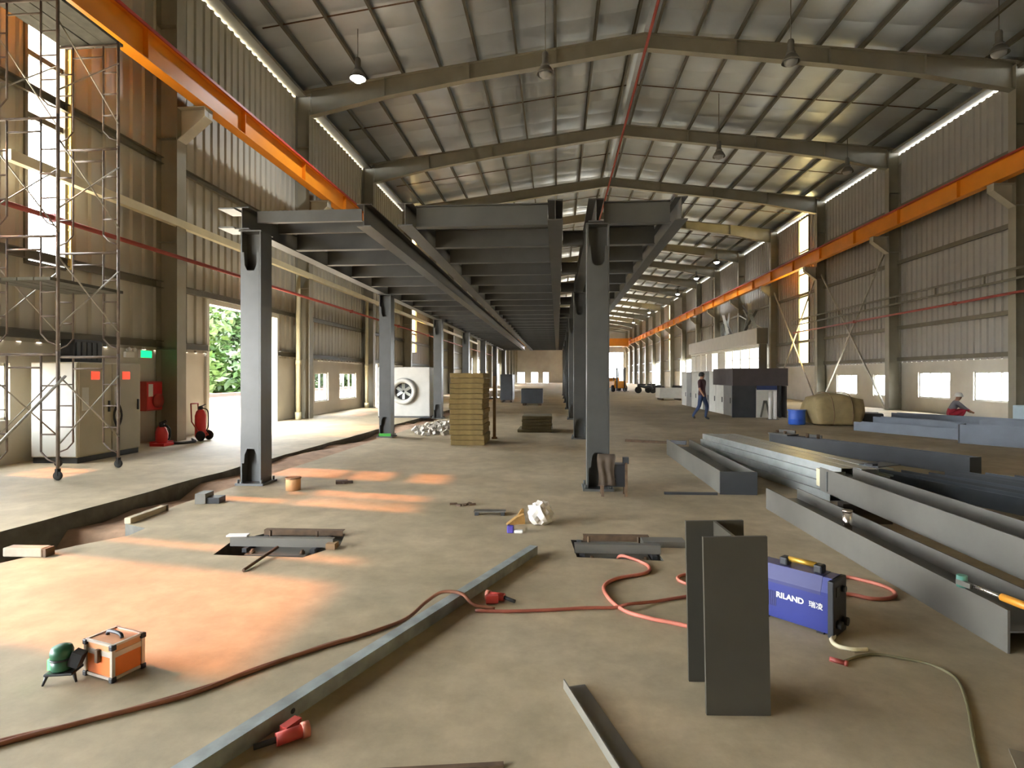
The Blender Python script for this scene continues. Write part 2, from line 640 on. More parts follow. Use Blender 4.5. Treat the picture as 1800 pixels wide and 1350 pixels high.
# light strips: (y0, y1, z0, z1)
SLOT_B = (9.2, 10.0, 3.5, 8.75)
L_SLOT = [(4.1, 6.05, 3.5, 6.1), (7.55, 8.55, 3.5, 6.1), SLOT_B, (35.5, 36.7, 3.0, 10.6), (77.5, 78.7, 3.0, 10.6), (98.5, 99.7, 3.0, 10.6)]
R_SLOT = [(-5.4, -4.2, 2.2, 11.2), (35.7, 37.1, 2.2, 11.2), (56.0, 57.2, 2.2, 11.2), (77.6, 78.8, 2.2, 11.2), (98.6, 99.8, 2.2, 11.2)]


def clad_wall(parent, side, slots, doors, m):
    cuts = sorted([(s[0], s[1], s[2], s[3]) for s in slots] + [(d[0], d[1], 0, d[3]) for d in doors if d[3] > DADO])
    y = Y0
    for (a, c, z0, z1) in cuts:
        if a > y:
            fill_cladding(parent, side, y, a, DADO, CLAD_TOP, m)
        if z0 > DADO:
            fill_cladding(parent, side, a, c, DADO, z0, m)
        fill_cladding(parent, side, a, c, z1, CLAD_TOP, m)
        y = c
    fill_cladding(parent, side, y, Y1, DADO, CLAD_TOP, m)


clad_wall(WALL_L, 1, L_SLOT, L_DOOR, M_CLAD)
clad_wall(WALL_R, -1, R_SLOT, R_DOOR, M_CLAD_R)

# girts (rails behind the cladding), one per bay and level
GIRT_Z = [2.16, 3.55, 6.45, 8.9]
gcache = {}


def girt(parent, x, ya, yb, z, h=0.16):
    k = (round(yb - ya, 3), h)
    if k not in gcache:
        gb = MB()
        gb.channel(yb - ya, h, 0.09, 0.012, 'Y', (-0.045, 0, 0), 1)
        gcache[k] = gb.mesh('girt')
        gcache[k].materials.append(M_GIRT)
    put('girt', gcache[k], M_GIRT, parent, (x, ya, z))


spans = [(Y0, -8.4), (-8.4, -1.4), (-1.4, 5.6)] + [(12.6 + 7 * k - 7, 12.6 + 7 * k) for k in range(17)]
for (a, c) in spans:
    for z in GIRT_Z:
        for (par, x, doors) in ((WALL_L, XL + 0.1, L_DOOR), (WALL_R, XR - 0.1, R_DOOR)):
            segs = [(a, c)]
            for d in doors:
                if d[3] > z:
                    ns = []
                    for (p, q) in segs:
                        if d[1] <= p or d[0] >= q:
                            ns.append((p, q))
                        else:
                            if d[0] - p > 0.3: ns.append((p, d[0]))
                            if q - d[1] > 0.3: ns.append((d[1], q))
                    segs = ns
            for (p, q) in segs:
                girt(par, x, p, q, z)
    # cream eaves rail and mid rail of the left wall
    if 8 < c <= 68:
        for z in (4.95,):
            ra = max(a, 8.4)
            key = ('cream', round(c - ra, 3))
            if key not in gcache:
                gb = MB()
                gb.box(-0.07, 0.07, 0, c - ra, 0, 0.17)
                gcache[key] = gb.mesh('mid_rail')
                gcache[key].materials.append(M_CREAM)
            put('mid_rail', gcache[key], M_CREAM, WALL_L, (XL + 0.55, ra, z))

# eaves fascia above the light gap, both walls
for (par, x) in ((WALL_L, XL - 0.08), (WALL_R, XR + 0.02)):
    e = MB()
    e.box(x, x + 0.06, Y0, Y1, CLAD_TOP + 0.055, roof_z(XL) + 0.02)
    e.build('eaves_fascia', M_FRAME, par)
    e = MB()
    xi = x + 0.06 if x < 0 else x - 0.42
    e.box(xi, xi + 0.42, Y0, Y1, CLAD_TOP + 0.055, CLAD_TOP + 0.16)
    e.build('eaves_light_shield', M_FRAME, par)  # added shield, keeps light from the gap off the roof sheets

# far end wall with a tall doorway, and the wall behind the camera
b = MB()
FX = [(-9.1, -7.2), (-5.7, -4.3), (-3.1, -2.0)]
px_ = XL - 0.2
for (xa, xb) in FX:
    b.box(px_, xa, Y1, Y1 + 0.2, 0, 2.3)
    px_ = xb
b.box(px_, 4.2, Y1, Y1 + 0.2, 0, 2.3)
b.box(XL - 0.2, 4.2, Y1, Y1 + 0.2, 2.3, 12.0)
b.box(4.2, 14.2, Y1, Y1 + 0.2, 6.6, 12.0)
b.box(14.2, XR + 0.2, Y1, Y1 + 0.2, 0, 12.0)
b.prism([(XL - 0.2, 12.0), (XR + 0.2, 12.0), (XM, 13.4)], 'Y', Y1, Y1 + 0.2)
WALL_F = structure(b.build('wall_far', M_CLAD_R), 'far gable wall with a tall doorway and three low openings')
b = MB()
b.box(XL - 0.2, XR + 0.2, Y0 - 0.2, Y0, 0, 11.7)
b.prism([(XL - 0.2, 11.7), (XR + 0.2, 11.7), (XM, 13.4)], 'Y', Y0 - 0.2, Y0)
WALL_B = structure(b.build('wall_back', M_CLAD), 'rear gable wall behind the camera')

# ------------------------------------------------------------------ windows and doors
WN = [0]


def window(side, y0, y1, z0, z1, nv):
    WN[0] += 1
    x = XL - 0.1 if side < 0 else XR + 0.1
    t = 0.05
    fr = MB()
    fr.box(x - 0.04, x + 0.04, y0, y1, z0, z0 + t)
    fr.box(x - 0.04, x + 0.04, y0, y1, z1 - t, z1)
    fr.box(x - 0.04, x + 0.04, y0, y0 + t, z0, z1)
    fr.box(x - 0.04, x + 0.04, y1 - t, y1, z0, z1)
    w = structure(fr.build('window_%d' % WN[0], M_WHITESTEEL), ('left' if side < 0 else 'right') + ' wall sliding window with pale metal frame')
    step = (y1 - y0) / nv
    for k in range(1, nv):
        mu = MB()
        mu.box(x - 0.03, x + 0.03, y0 + k * step - 0.02, y0 + k * step + 0.02, z0 + t, z1 - t)
        mu.build('mullion', M_WHITESTEEL, w)
    for k in range(nv):
        pa = MB()
        pa.box(x - 0.004, x + 0.004, y0 + k * step + 0.02, y0 + (k + 1) * step - 0.02, z0 + t, z1 - t)
        pa.build('pane', M_GLASS, w)
    return w


for (a, c, z0, z1) in L_WIN:
    window(-1, a, c, z0, z1, 3 if c - a > 1.5 else 2)
for (a, c, z0, z1) in R_WIN:
    window(1, a, c, z0, z1, 3)


def light_strip(n, side, y0, y1, z0, z1, sheet, rails, sheet_from=None, mullion=None):
    x = XL if side < 0 else XR
    fr = MB()
    d = 0.09
    for yy in (y0, y1):
        fr.box(x - d, x + d, yy - 0.03, yy + 0.03, z0, z1)
    for zz in (z0, z1):
        fr.box(x - d, x + d, y0, y1, zz - 0.03, zz + 0.03)
    w = structure(fr.build('window_%d' % n, M_GIRT), ('left' if side < 0 else 'right') + ' wall tall narrow light strip cut in the cladding')
    if mullion is not None:
        q = MB()
        ym = y0 + (y1 - y0) * mullion
        q.box(x - 0.04, x + 0.04, ym - 0.05, ym + 0.05, z0 + 0.03, z1 - 0.03)
        q.build('mullion', M_GIRT, w)
    zs = [z0] + rails + [z1]
    for zz in rails:
        r = MB()
        r.box(x - 0.05, x + 0.05, y0 + 0.03, y1 - 0.03, zz - 0.05, zz + 0.05)
        r.build('transom', M_GIRT, w)
    for za, zb in zip(zs[:-1], zs[1:]):
        if sheet_from is not None and za < sheet_from - 0.01:
            continue
        p = MB()
        p.box(x - 0.015, x - 0.005, y0 + 0.03, y1 - 0.03, za + 0.05, zb - 0.05)
        p.build('pane', sheet, w)
    return w


k = 40
for s in L_SLOT:
    k += 1
    if s is SLOT_B:
        light_strip(k, -1, *s, M_WHITESHEET, [6.1, 7.2], 6.1)
    elif s[1] < 9:
        light_strip(k, -1, *s, M_WHITESHEET, [], 99, 0.78 if s[0] < 5 else 0.5)
    else:
        light_strip(k, -1, *s, M_YELLOWSHEET, [4.2, 5.4, 6.6, 7.8, 9.0])
for s in R_SLOT:
    k += 1
    light_strip(k, 1, *s, M_YELLOWSHEET, [3.6, 5.0, 6.4, 7.8, 9.2])

DN = 0
for (a, c, z0, z1) in L_DOOR:
    DN += 1
    fr = MB()
    for yy in (a, c):
        fr.box(XL - 0.22, XL + 0.06, yy - 0.06, yy + 0.06, 0, z1)
    fr.box(XL - 0.22, XL + 0.06, a - 0.06, c + 0.06, z1, z1 + 0.16)
    d = structure(fr.build('door_%d' % DN, M_WHITESTEEL), 'white framed doorway in the left wall')
    if DN == 2:
        leaf = MB()
        leaf.box(XL - 0.34, XL - 0.27, c - 0.35, c + 3.2, 0.05, z1)
        for q in range(5):
            leaf.box(XL - 0.27, XL - 0.24, c - 0.3 + q * 0.7, c - 0.26 + q * 0.7, 0.05, z1)
        leaf.build('sliding_leaf', M_WHITESTEEL, d)
        tr = MB()
        tr.box(XL - 0.36, XL - 0.22, a - 0.2, c + 3.4, z1 + 0.05, z1 + 0.17)
        tr.build('sliding_track', M_GIRT, d)
for (a, c, z0, z1) in R_DOOR:
    DN += 1
    fr = MB()
    for yy in (a, c):
        fr.box(XR - 0.06, XR + 0.22, yy - 0.06, yy + 0.06, 0, z1)
    fr.box(XR - 0.06, XR + 0.22, a - 0.06, c + 0.06, z1, z1 + 0.16)
    structure(fr.build('door_%d' % DN, M_WHITESTEEL), 'white framed doorway in the right wall')

# ================================================================== roof
rb = MB()
rb.box(XM - 0.35, XM + 0.35, Y0 - 0.3, Y1 + 0.3, 13.34, 13.40)
CEIL = structure(rb.build('ceiling', M_FOIL), 'pitched roof lined with silvery foil insulation sheets')
PUR_X = [0.32 + 1.33 * k for k in range(9)]
SLOPE_ANG = math.atan(0.125)


def roof_panel_mesh(width, sgn):
    """sheet from ridge to eaves, sagging a little between the purlins; local y = 0..width"""
    xs = [0.0]
    stops = PUR_X + [12.45]
    prev = 0.0
    for s in stops:
        for t in (0.25, 0.5, 0.75, 1.0):
            xs.append(prev + (s - prev) * t)
        prev = s
    b = MB()
    ny = 4
    rows = []
    rnd = random.Random(int(width * 100))
    for x in xs:
        # sag
        lo = max([0] + [s for s in stops if s <= x + 1e-6])
        hi = min([s for s in stops if s >= x - 1e-6] or [12.45])
        t = 0 if hi - lo < 1e-6 else (x - lo) / (hi - lo)
        sag = -0.035 * math.sin(PI * t)
        row = []
        for j in range(ny + 1):
            y = width * j / ny
            e = 0.012 if j in (0, ny) else -0.006
            z = 13.3 - 0.125 * x + sag + e + rnd.uniform(-0.006, 0.006) * (1 if 0 < t < 1 else 0)
            row.append(b.bm.verts.new((XM + sgn * x, y, z)))
        rows.append(row)
    for i in range(len(rows) - 1):
        for j in range(ny):
            f = b.bm.faces.new([rows[i][j], rows[i][j + 1], rows[i + 1][j + 1], rows[i + 1][j]])
            f.smooth = True
    me = bpy.data.meshes.new('roof_panel')
    b.bm.to_mesh(me)
    b.bm.free()
    me.materials.append(M_FOIL)
    return me


RPW = 7.0 / 6
rp = {s: roof_panel_mesh(RPW, s) for s in (-1, 1)}
nrp = int(round((Y1 - (-15.4)) / RPW))
for k in range(nrp):
    for s in (-1, 1):
        o = put('roof_panel', rp[s], M_FOIL, CEIL, (0, -15.4 + k * RPW, 0))
# weather skin above the foil so no sky shows through the joints
for s in (-1, 1):
    sk = MB()
    sk._faces([(XM, Y0 - 0.5, 13.38), (XM + s * 12.75, Y0 - 0.5, 13.38 - 0.125 * 12.75), (XM + s * 12.75, Y1 + 0.5, 13.38 - 0.125 * 12.75), (XM, Y1 + 0.5, 13.38)], [(0, 1, 2, 3)])
    sk.build('roof_skin', M_GALV, CEIL)


def purlin_mesh(L, s):
    b = MB()
    # Z-like C section, leaning with the roof
    b.channel(L, 0.2, 0.075, 0.012, 'Y', (0, 0, 0), s, 0.02)
    me = b.mesh('purlin')
    me.materials.append(M_PURLIN)
    return me


pur_spans = [(-14, 12.6)] + [(12.6 + 7 * k, 19.6 + 7 * k) for k in range(12)] + [(96.6, 110.6), (110.6, 124.6)]
pc = {}
for (a, c) in pur_spans:
    for s in (-1, 1):
        key = (round(c - a, 2), s)
        if key not in pc:
            pc[key] = purlin_mesh(c - a, s)
        for x in PUR_X:
            put('purlin', pc[key], M_PURLIN, CEIL, (XM + s * x, a, 13.3 - 0.125 * x - 0.205), (0, s * SLOPE_ANG, 0))

rodc = {}
for s in (-1, 1):
    r_ = MB()
    r_.cyl((XM + s * 0.2, 0, 13.3 - 0.125 * 0.2 - 0.12), (XM + s * 11.6, 0, 13.3 - 0.125 * 11.6 - 0.12), 0.022, 6)
    rodc[s] = r_.mesh('sag_rod')
    rodc[s].materials.append(M_RUST)
for k in range(12):
    for s in (-1, 1):
        put('sag_rod', rodc[s], M_RUST, CEIL, (0, 12.6 + 7 * k + 3.5, 0))
rd = MB()
rd.cyl((XM + 0.0, 5.6, 12.5), (XM + 0.0, 120, 12.5), 0.05, 8)
for k in range(16):
    yy = 12.9 + 7 * k
    rd.cyl((XM, yy, 12.5), (XM, yy, 13.1), 0.02, 6)
rpipe = rd.build('sprinkler_pipe', M_REDPIPE)
tag(rpipe, 'long red pipe hung under the roof ridge', 'pipe')

# ================================================================== portal frames
fm = {}


def frame_meshes():
    for s in (-1, 1):
        wall = 12.15   # distance of column centre line from the ridge
        c = MB()
        xc_out, xc_in = XM + s * 12.2, XM + s * 11.68
        a, b2 = sorted((xc_out, xc_in))
        top = 11.5
        c.box(a, a + 0.022, -0.16, 0.16, 0.0, top)
        c.box(b2 - 0.022, b2, -0.16, 0.16, 0.0, 10.75 if s > 0 and False else top - (0.6))
        c.box(a + 0.022, b2 - 0.022, -0.007, 0.007, 0.0, top)
        for zz in (2.1, 4.6, 7.0, 9.6):
            c.box(a + 0.022, b2 - 0.022, -0.15, 0.15, zz, zz + 0.015)
        fm['column', s] = c.mesh('column')
        fm['column', s].materials.append(M_FRAME)
        r = MB()
        topl = lambda x: 13.3 - 0.125 * x - 0.215
        und = [(0, 12.58), (3, 12.18), (6, 11.78), (9, 11.3), (11.68, 10.72)]
        poly = [(XM + s * x, z) for x, z in und] + [(XM + s * 11.68, topl(11.68)), (XM, topl(0))]
        r.prism(poly, 'Y', -0.007, 0.007)
        for (p, q) in zip(und[:-1], und[1:]):
            r.bar((XM + s * p[0], 0, p[1]), (XM + s * q[0], 0, q[1]), 0.26, 0.022)
        r.bar((XM, 0, topl(0)), (XM + s * 12.2, 0, topl(12.2)), 0.26, 0.02)
        for x in (3.0, 6.0, 9.0):
            r.box(XM + s * x - 0.01, XM + s * x + 0.01, -0.12, 0.12, [q[1] for q in und if q[0] == x][0], topl(x))
        fm['rafter', s] = r.mesh('rafter')
        fm['rafter', s].materials.append(M_FRAME)
        k = MB()
        xi = XM + s * 11.68
        xt = XM + s * 11.02
        k.prism([(xi, 7.68), (xt, 7.68), (xt, 7.48), (xi, 6.95)], 'Y', -0.012, 0.012)
        k.bar((xi, 0, 7.69), (xt, 0, 7.69), 0.3, 0.022)
        k.bar((xi, 0, 6.95), (xt, 0, 7.48), 0.3, 0.022)
        k.box(min(xt, xt - s * -0.02), max(xt, xt + s * 0.02), -0.15, 0.15, 7.48, 7.68)
        fm['bracket', s] = k.mesh('crane_bracket')
        fm['bracket', s].materials.append(mat('bracket_paint', (176, 170, 152), 0.5, 0.05, 0.08, 3))


frame_meshes()
ORD = ['first', 'second', 'third', 'fourth', 'fifth', 'sixth', 'seventh', 'eighth', 'ninth', 'tenth', 'eleventh', 'twelfth', 'thirteenth', 'fourteenth', 'fifteenth', 'sixteenth', 'seventeenth', 'eighteenth', 'nineteenth', 'twentieth']
for i, y in enumerate(FRAME_Y):
    if i < 3:
        lab = 'khaki steel portal frame behind the camera, %s from the rear wall' % ORD[i]
    elif i == 3:
        lab = 'khaki steel portal frame nearest the camera, its column beside the red fire cabinet'
    else:
        lab = 'khaki steel portal frame spanning the hall, %s counted away from the camera' % ORD[i - 3]
    t = thing('portal_frame', lab, 'steel frame', (0, y, 0), 0, 'portal frames of the hall')
    for s in (-1, 1):
        put('column', fm['column', s], M_FRAME, t)
        put('rafter', fm['rafter', s], M_FRAME, t)
        put('crane_bracket', fm['bracket', s], M_FRAME, t)

# ================================================================== crane runway
for s, lab in ((-1, 'orange crane runway beam along the left wall'), (1, 'orange crane runway beam along the right wall')):
    x = XM + s * 11.1
    t = thing('crane_runway_beam', lab, 'crane beam', (x, 5.6, 7.7), 0, 'crane runway beams')
    ya, yb = (-14 - 5.6, 124.6 - 5.6)
    w = MB(); w.ibeam(yb - ya, 0.66, 0.28, 0.022, 0.014, 'Y', (0, ya, 0.34))
    w.build('beam', M_ORANGE, t)
    w = MB(); w.box(-0.035, 0.035, ya, yb, 0.67, 0.74)
    w.build('rail', M_RUST, t)
    w = MB()
    w.box(-0.15 * s - 0.02, -0.15 * s + 0.02, ya, yb, 0.62, 0.68)
    w.build('conductor_bar', M_RED, t)
    st = MB(); st.box(-0.12, 0.12, -0.006, 0.006, 0.03, 0.65)
    stm = st.mesh('stiffener'); stm.materials.append(M_ORANGE)
    for k in range(34):
        put('stiffener', stm, M_ORANGE, t, (0, -2 + k * 3.5, 0))

t = thing('bridge_crane', 'orange bridge crane girder spanning the far end of the hall', 'crane', (XM, 112, 8.45))
for dy in (-0.9, 0.9):
    w = MB(); w.box(-10.7, 10.7, dy - 0.25, dy + 0.25, -1.2, 0.3); w.build('girder', M_ORANGE, t)
for s in (-1, 1):
    w = MB(); w.box(s * 11.1 - 0.2, s * 11.1 + 0.2, -1.8, 1.8, 0.02, 0.4); w.build('end_truck', M_ORANGE, t)
w = MB(); w.box(2.0, 3.4, -0.6, 0.6, 0.3, 1.0); w.cyl((2.7, 0, 0.3), (2.7, 0, -2.2), 0.04, 6); w.build('hoist', M_DARKSTEEL, t)
#PART2

# ================================================================== pipes and trays along the walls
def straight_pipe(name, label, m, x, z, y0, y1, r=0.045, cat='pipe'):
    p = MB()
    p.cyl((0, 0, 0), (0, y1 - y0, 0), r, 8)
    t = thing(name, label, cat, (x, y0, z))
    p.build('run', m, t)
    cl = MB()
    cl.box(-r * 1.5, r * 1.5, -0.03, 0.03, -r * 1.5, r * 1.5)
    cm = cl.mesh('coupling')
    for k in range(int((y1 - y0) / 7)):
        put('coupling', cm, m, t, (0, 3 + 7 * k, 0))
    return t


straight_pipe('fire_pipe', 'long thin red fire pipe running along the left wall', M_REDPIPE, -8.52, 4.18, 6.0, 80.0)
straight_pipe('fire_pipe', 'long thin red fire pipe running along the right wall', M_REDPIPE, 14.45, 4.15, 12.0, 36.2)
t = thing('cable_tray', 'grey ladder cable tray running along the right wall above the red pipe', 'cable tray', (14.42, 12, 4.55))
for dz in (0, 0.32):
    w = MB(); w.box(-0.03, 0.03, 0, 24.3, dz, dz + 0.07); w.build('side_rail', M_GIRT, t)
rm = MB(); rm.box(-0.02, 0.02, -0.03, 0.03, 0.07, 0.32); rm = rm.mesh('rung')
for k in range(10):
    put('rung', rm, M_GIRT, t, (0, 1.0 + 2.5 * k, 0))
# rain pipes
dm = MB(); dm.cyl((0, 0, 0), (0, 0, 5.0), 0.075, 12); dm.cyl((0, 0, 1.9), (0, 0, 2.05), 0.095, 12); dm = dm.mesh('downpipe')
dm2 = MB(); dm2.cyl((0, 0, 0), (0, 0, 0.25), 0.11, 12); dm2 = dm2.mesh('shoe')
for (x, y, lab) in ((-8.95, 19.05, 'pale rain pipe standing just right of the left doorway'), (-8.95, 26.15, 'pale rain pipe on the left wall between windows and side door')):
    t = thing('rain_pipe', lab, 'pipe', (x, y, 0), 0, 'rain pipes of the left wall')
    put('pipe_run', dm, M_CREAM, t); put('shoe', dm2, M_CREAM, t)

# cross bracing rods of the right wall
for (a, c, lab) in ((26.9, 33.3, 'thin steel cross brace behind the khaki tarpaulin load'), (33.9, 40.3, 'pale steel cross brace beside the yellow light strip')):
    t = thing('cross_brace', lab, 'brace', (14.75, a, 0.0), 0, 'cross braces of the right wall')
    for (za, zb) in ((0.035, 7.2), (7.2, 0.035)):
        w = MB(); w.bar((0, 0, za), (0.05 if za else 0, c - a, zb), 0.07, 0.07); w.build('rod', M_GALVPIPE, t)

# ================================================================== high-bay lamps
LAMP_ON = emit('lamp_lit', (255, 255, 255), 60.0)
LAMP_OFF = mat('lamp_diffuser', (150, 150, 146), 0.4, 0, 0.05, 4)
lh = MB(); lh.lathe([(0.0, 0.62), (0.07, 0.62), (0.09, 0.56), (0.09, 0.30), (0.12, 0.27), (0.13, 0.2)], n=16); lh = lh.mesh('ballast_housing')
lr = MB(); lr.lathe([(0.12, 0.21), (0.17, 0.16), (0.23, 0.05), (0.25, -0.02), (0.24, -0.02), (0.21, 0.05), (0.15, 0.15)], n=20); lr = lr.mesh('reflector')
lb = {}
for key, m_ in (('on', LAMP_ON), ('off', LAMP_OFF)):
    q = MB(); q.lathe([(0.0, -0.13), (0.10, -0.11), (0.17, -0.05), (0.19, 0.03), (0.0, 0.10)], n=16); lb[key] = q.mesh('bulb'); lb[key].materials.append(m_)
M_LAMP = mat('lamp_casting', (110, 106, 96), 0.5, 0.3, 0.1, 5)
LAMPS = [(-6.1, 17.0, 10.62, 1, 'bright lit high-bay lamp over the left mezzanine corner'),
         (6.55, 16.6, 10.35, 0, 'unlit bell-shaped high-bay lamp nearest the camera right of the ridge'),
         (6.45, 23.4, 10.3, 0, 'unlit bell-shaped high-bay lamp, second right of the ridge'),
         (-0.35, 16.4, 10.2, 0, 'small unlit high-bay lamp hanging left of the ridge'),
         (12.2, 16.8, 10.45, 0, 'unlit high-bay lamp in the upper right corner near the eaves'),
         (12.6, 25.9, 10.4, 0, 'unlit high-bay lamp on the right, under the second rafter'),
         (12.4, 45.6, 10.4, 1, 'lit high-bay lamp nearest the camera in the right-hand row'),
         (12.6, 53.0, 10.4, 1, 'lit high-bay lamp, second in the right-hand row'),
         (13.0, 63.0, 10.4, 1, 'lit high-bay lamp, third in the right-hand row'),
         (12.8, 81.0, 10.4, 1, 'lit high-bay lamp, fourth in the right-hand row'),
         (6.9, 80.0, 10.4, 1, 'lit high-bay lamp glowing beside the right mezzanine column'),
         (12.6, 96.0, 10.4, 1, 'faint lit high-bay lamp farthest in the right-hand row')]
for (x, y, z, on, lab) in LAMPS:
    t = thing('high_bay_lamp', lab, 'lamp', (x, y, z), 0, 'high-bay lamps under the roof')
    put('ballast_housing', lh, M_LAMP, t)
    put('reflector', lr, M_LAMP, t)
    put('bulb', lb['on' if on else 'off'], None, t)
    q = MB(); q.cyl((0, 0, 0.6), (0, 0, roof_z(x) - z - 0.02), 0.012, 6); q.build('hanger_rod', M_PURLIN, t)
    if on:
        ld = bpy.data.lights.new('lamp_light', 'SPOT')
        ld.energy = 900.0; ld.spot_size = math.radians(150); ld.spot_blend = 0.6; ld.shadow_soft_size = 0.2
        ld.color = (0.93, 0.96, 1.0)
        lo = bpy.data.objects.new('lamp_light', ld); COL.objects.link(lo)
        lo.parent = t; lo.location = (0, 0, -0.06)

# ================================================================== mezzanine steelwork
MZ = thing('mezzanine_frame', 'dark grey steel mezzanine frame of columns and open beams', 'mezzanine', (-1.4, 7.65, 0))
MX, MY = -1.4, 7.65
ZB, ZT = 3.5, 3.8
BAY = 6.1
NB = 7
col = MB()   # H section: flanges face +-x, web between them across x
for s in (-1, 1):
    col.box(s * 0.135 - 0.01, s * 0.135 + 0.01, -0.15, 0.15, 0.03, ZB)
col.box(-0.125, 0.125, -0.006, 0.006, 0.03, ZB)
colm = col.mesh('column')
cp = MB()
prof = []
for k in range(7):
    a = PI + PI * k / 6
    prof.append((0.085 * math.cos(a), 0.52 - 0.10 * math.sin(a) * 1.0 - 0.10))
up = [(0.124, 0.30), (0.124, 3.2), (0.095, 3.2), (0.085, 3.02), (0.05, 2.95), (-0.05, 2.95), (-0.085, 3.02), (-0.095, 3.2), (-0.124, 3.2), (-0.124, 0.30), (-0.095, 0.30), (-0.085, 0.42), (-0.05, 0.50), (0.05, 0.50), (0.085, 0.42), (0.095, 0.30)]
cp.prism(up, 'Y', -0.012, 0.0)
cpm = cp.mesh('cover_plate')
bp_ = MB(); bp_.box(-0.2, 0.2, -0.2, 0.2, 0.0, 0.03)
for sx in (-1, 1):
    for sy in (-1, 1):
        bp_.cyl((sx * 0.165, sy * 0.165, 0.03), (sx * 0.165, sy * 0.165, 0.08), 0.016, 6)
bpm = bp_.mesh('base_plate')
cap = MB(); cap.box(-0.16, 0.16, -0.17, 0.17, ZB - 0.02, ZB); capm = cap.mesh('cap_plate')
for m_ in (colm, cpm, bpm, capm):
    m_.materials.append(M_MEZZ)
for k in range(NB):
    for x in (-4.2, 0.53):
        c = put('column', colm, M_MEZZ, MZ, (x - MX, k * BAY, 0))
        put('cover_plate', cpm, M_MEZZ, c, (0, -0.14, 0))
        put('cover_plate', cpm, M_MEZZ, c, (0, 0.15, 0))
        put('base_plate', bpm, M_MEZZ, c)
        put('cap_plate', capm, M_MEZZ, c)
        if k == 1 and x < 0:
            q = MB(); q.box(-0.15, 0.15, -0.17, -0.155, 0.03, 0.10)
            q.build('green_tape', emit('green_tape', (70, 190, 60), 0.0), c)['label'] = 'bright green tape round the column foot'
MLEN = BAY * (NB - 1) + 0.6


def mbeam(name, x, y0, L, h, w, zt=ZT, m=None):
    q = MB()
    q.ibeam(L, h, w, 0.014, 0.009, 'Y', (0, 0, 0))
    return q.build(name, m or M_MEZZ, MZ, (x - MX, y0 - MY, zt - h / 2))


mbeam('edge_beam', -4.28, 7.42, MLEN, 0.30, 0.20)
mbeam('middle_beam', -2.58, 7.42, MLEN, 0.30, 0.20)
mbeam('middle_beam', -2.02, 7.42, MLEN, 0.30, 0.20)
mbeam('inner_beam', -0.03, 7.42, MLEN, 0.27, 0.20)
mbeam('column_beam', 0.50, 7.42, MLEN, 0.30, 0.20)
mbeam('edge_beam', 1.58, 7.42, MLEN, 0.30, 0.16)


def xbeam_mesh(L, h=0.29):
    q = MB(); q.ibeam(L, h, 0.12, 0.010, 0.007, 'X', (0, 0, 0)); me = q.mesh('cross_beam'); me.materials.append(M_MEZZ); return me


xb1, xb2, xb3, xb4 = xbeam_mesh(1.49), xbeam_mesh(1.78), xbeam_mesh(0.86), xbeam_mesh(0.31, 0.22)
xb0 = MB(); xb0.channel(1.49, 0.16, 0.07, 0.01, 'X', (0, 0, -0.08)); xb0 = xb0.mesh('cross_channel'); xb0.materials.append(M_MEZZ)
ncross = int(MLEN / 1.22)
for k in range(ncross + 1):
    y = k * 1.22 - 0.05
    zc = ZT - 0.15
    if k == 0:
        put('cross_channel', xb0, M_MEZZ, MZ, (-4.16 - MX, y, ZT - 0.09))
        put('cross_channel', xb0, M_MEZZ, MZ, (-4.16 - MX, y + 0.6, ZT - 0.09))
    else:
        put('cross_beam', xb1, M_MEZZ, MZ, (-4.16 - MX, y, zc))
    put('cross_beam', xb2, M_MEZZ, MZ, (-1.91 - MX, y, zc))
    put('cross_beam', xb3, M_MEZZ, MZ, (0.61 - MX, y, zc))
    if k % 2 == 1 or k > 8:
        put('cross_beam', xb4, M_MEZZ, MZ, (0.08 - MX, y, zc - 0.03))
for y, z in ((7.40, ZT - 0.02), (7.40, ZB + 0.02)):
    q = MB(); q.box(-0.22, 0.0, 0, 0.35, -0.01, 0.01); q.build('end_lug', M_MEZZ2, MZ, (-4.38 - MX, y - MY, z))

# ================================================================== left wall: cabinets, fire gear, scaffold
t = thing('electrical_cabinet', 'grey-beige electrical switch cabinet with two red lamps against the left wall', 'cabinet', (-8.62, 9.85, 0), 0.02)
q = MB(); q.bbox(-0.42, 0.42, -0.75, 0.75, 0.1, 1.74, 0.012); q.build('body', M_CABINET, t)
q = MB(); q.box(-0.40, 0.40, -0.73, 0.73, 0, 0.1); q.build('plinth', M_DARKSTEEL, t)
q = MB(); q.box(-0.40, 0.40, -0.765, -0.75, 0.12, 1.72); q.build('side_panel', M_CABSIDE, t)
for k in range(2):
    y0 = -0.74 + k * 0.74
    d = MB(); d.bbox(0.42, 0.44, y0 + 0.01, y0 + 0.73, 0.12, 1.72, 0.006)
    d = d.build('door', M_CABINET, t)
    h = MB(); h.box(0.44, 0.465, y0 + 0.64, y0 + 0.67, 0.85, 1.05); h.build('handle', M_BLACK, d)
    n = MB(); n.box(0.44, 0.448, y0 + 0.26, y0 + 0.44, 1.44, 1.58); n.build('lamp_panel', emit('red_indicator', (235, 60, 40), 1.2), d)
    n = MB(); n.box(0.44, 0.446, y0 + 0.06, y0 + 0.2, 0.9, 1.3); n.build('label_plate', M_CABSIDE, d)
t = thing('ladder_rail', 'coiled black cable hanging on the cabinet front', 'cable coil', (-8.14, 9.95, 0.72))
q = MB()
for r in (0.13, 0.15, 0.17):
    q.tube([(0.02 * math.cos(3 * a), r * 0.45 * math.cos(a), 0.05 + r * 1.6 * math.sin(a)) for a in [2 * PI * k / 24 for k in range(25)]], 0.012, 6, False)
q.build('coil', M_RUBBER, t)
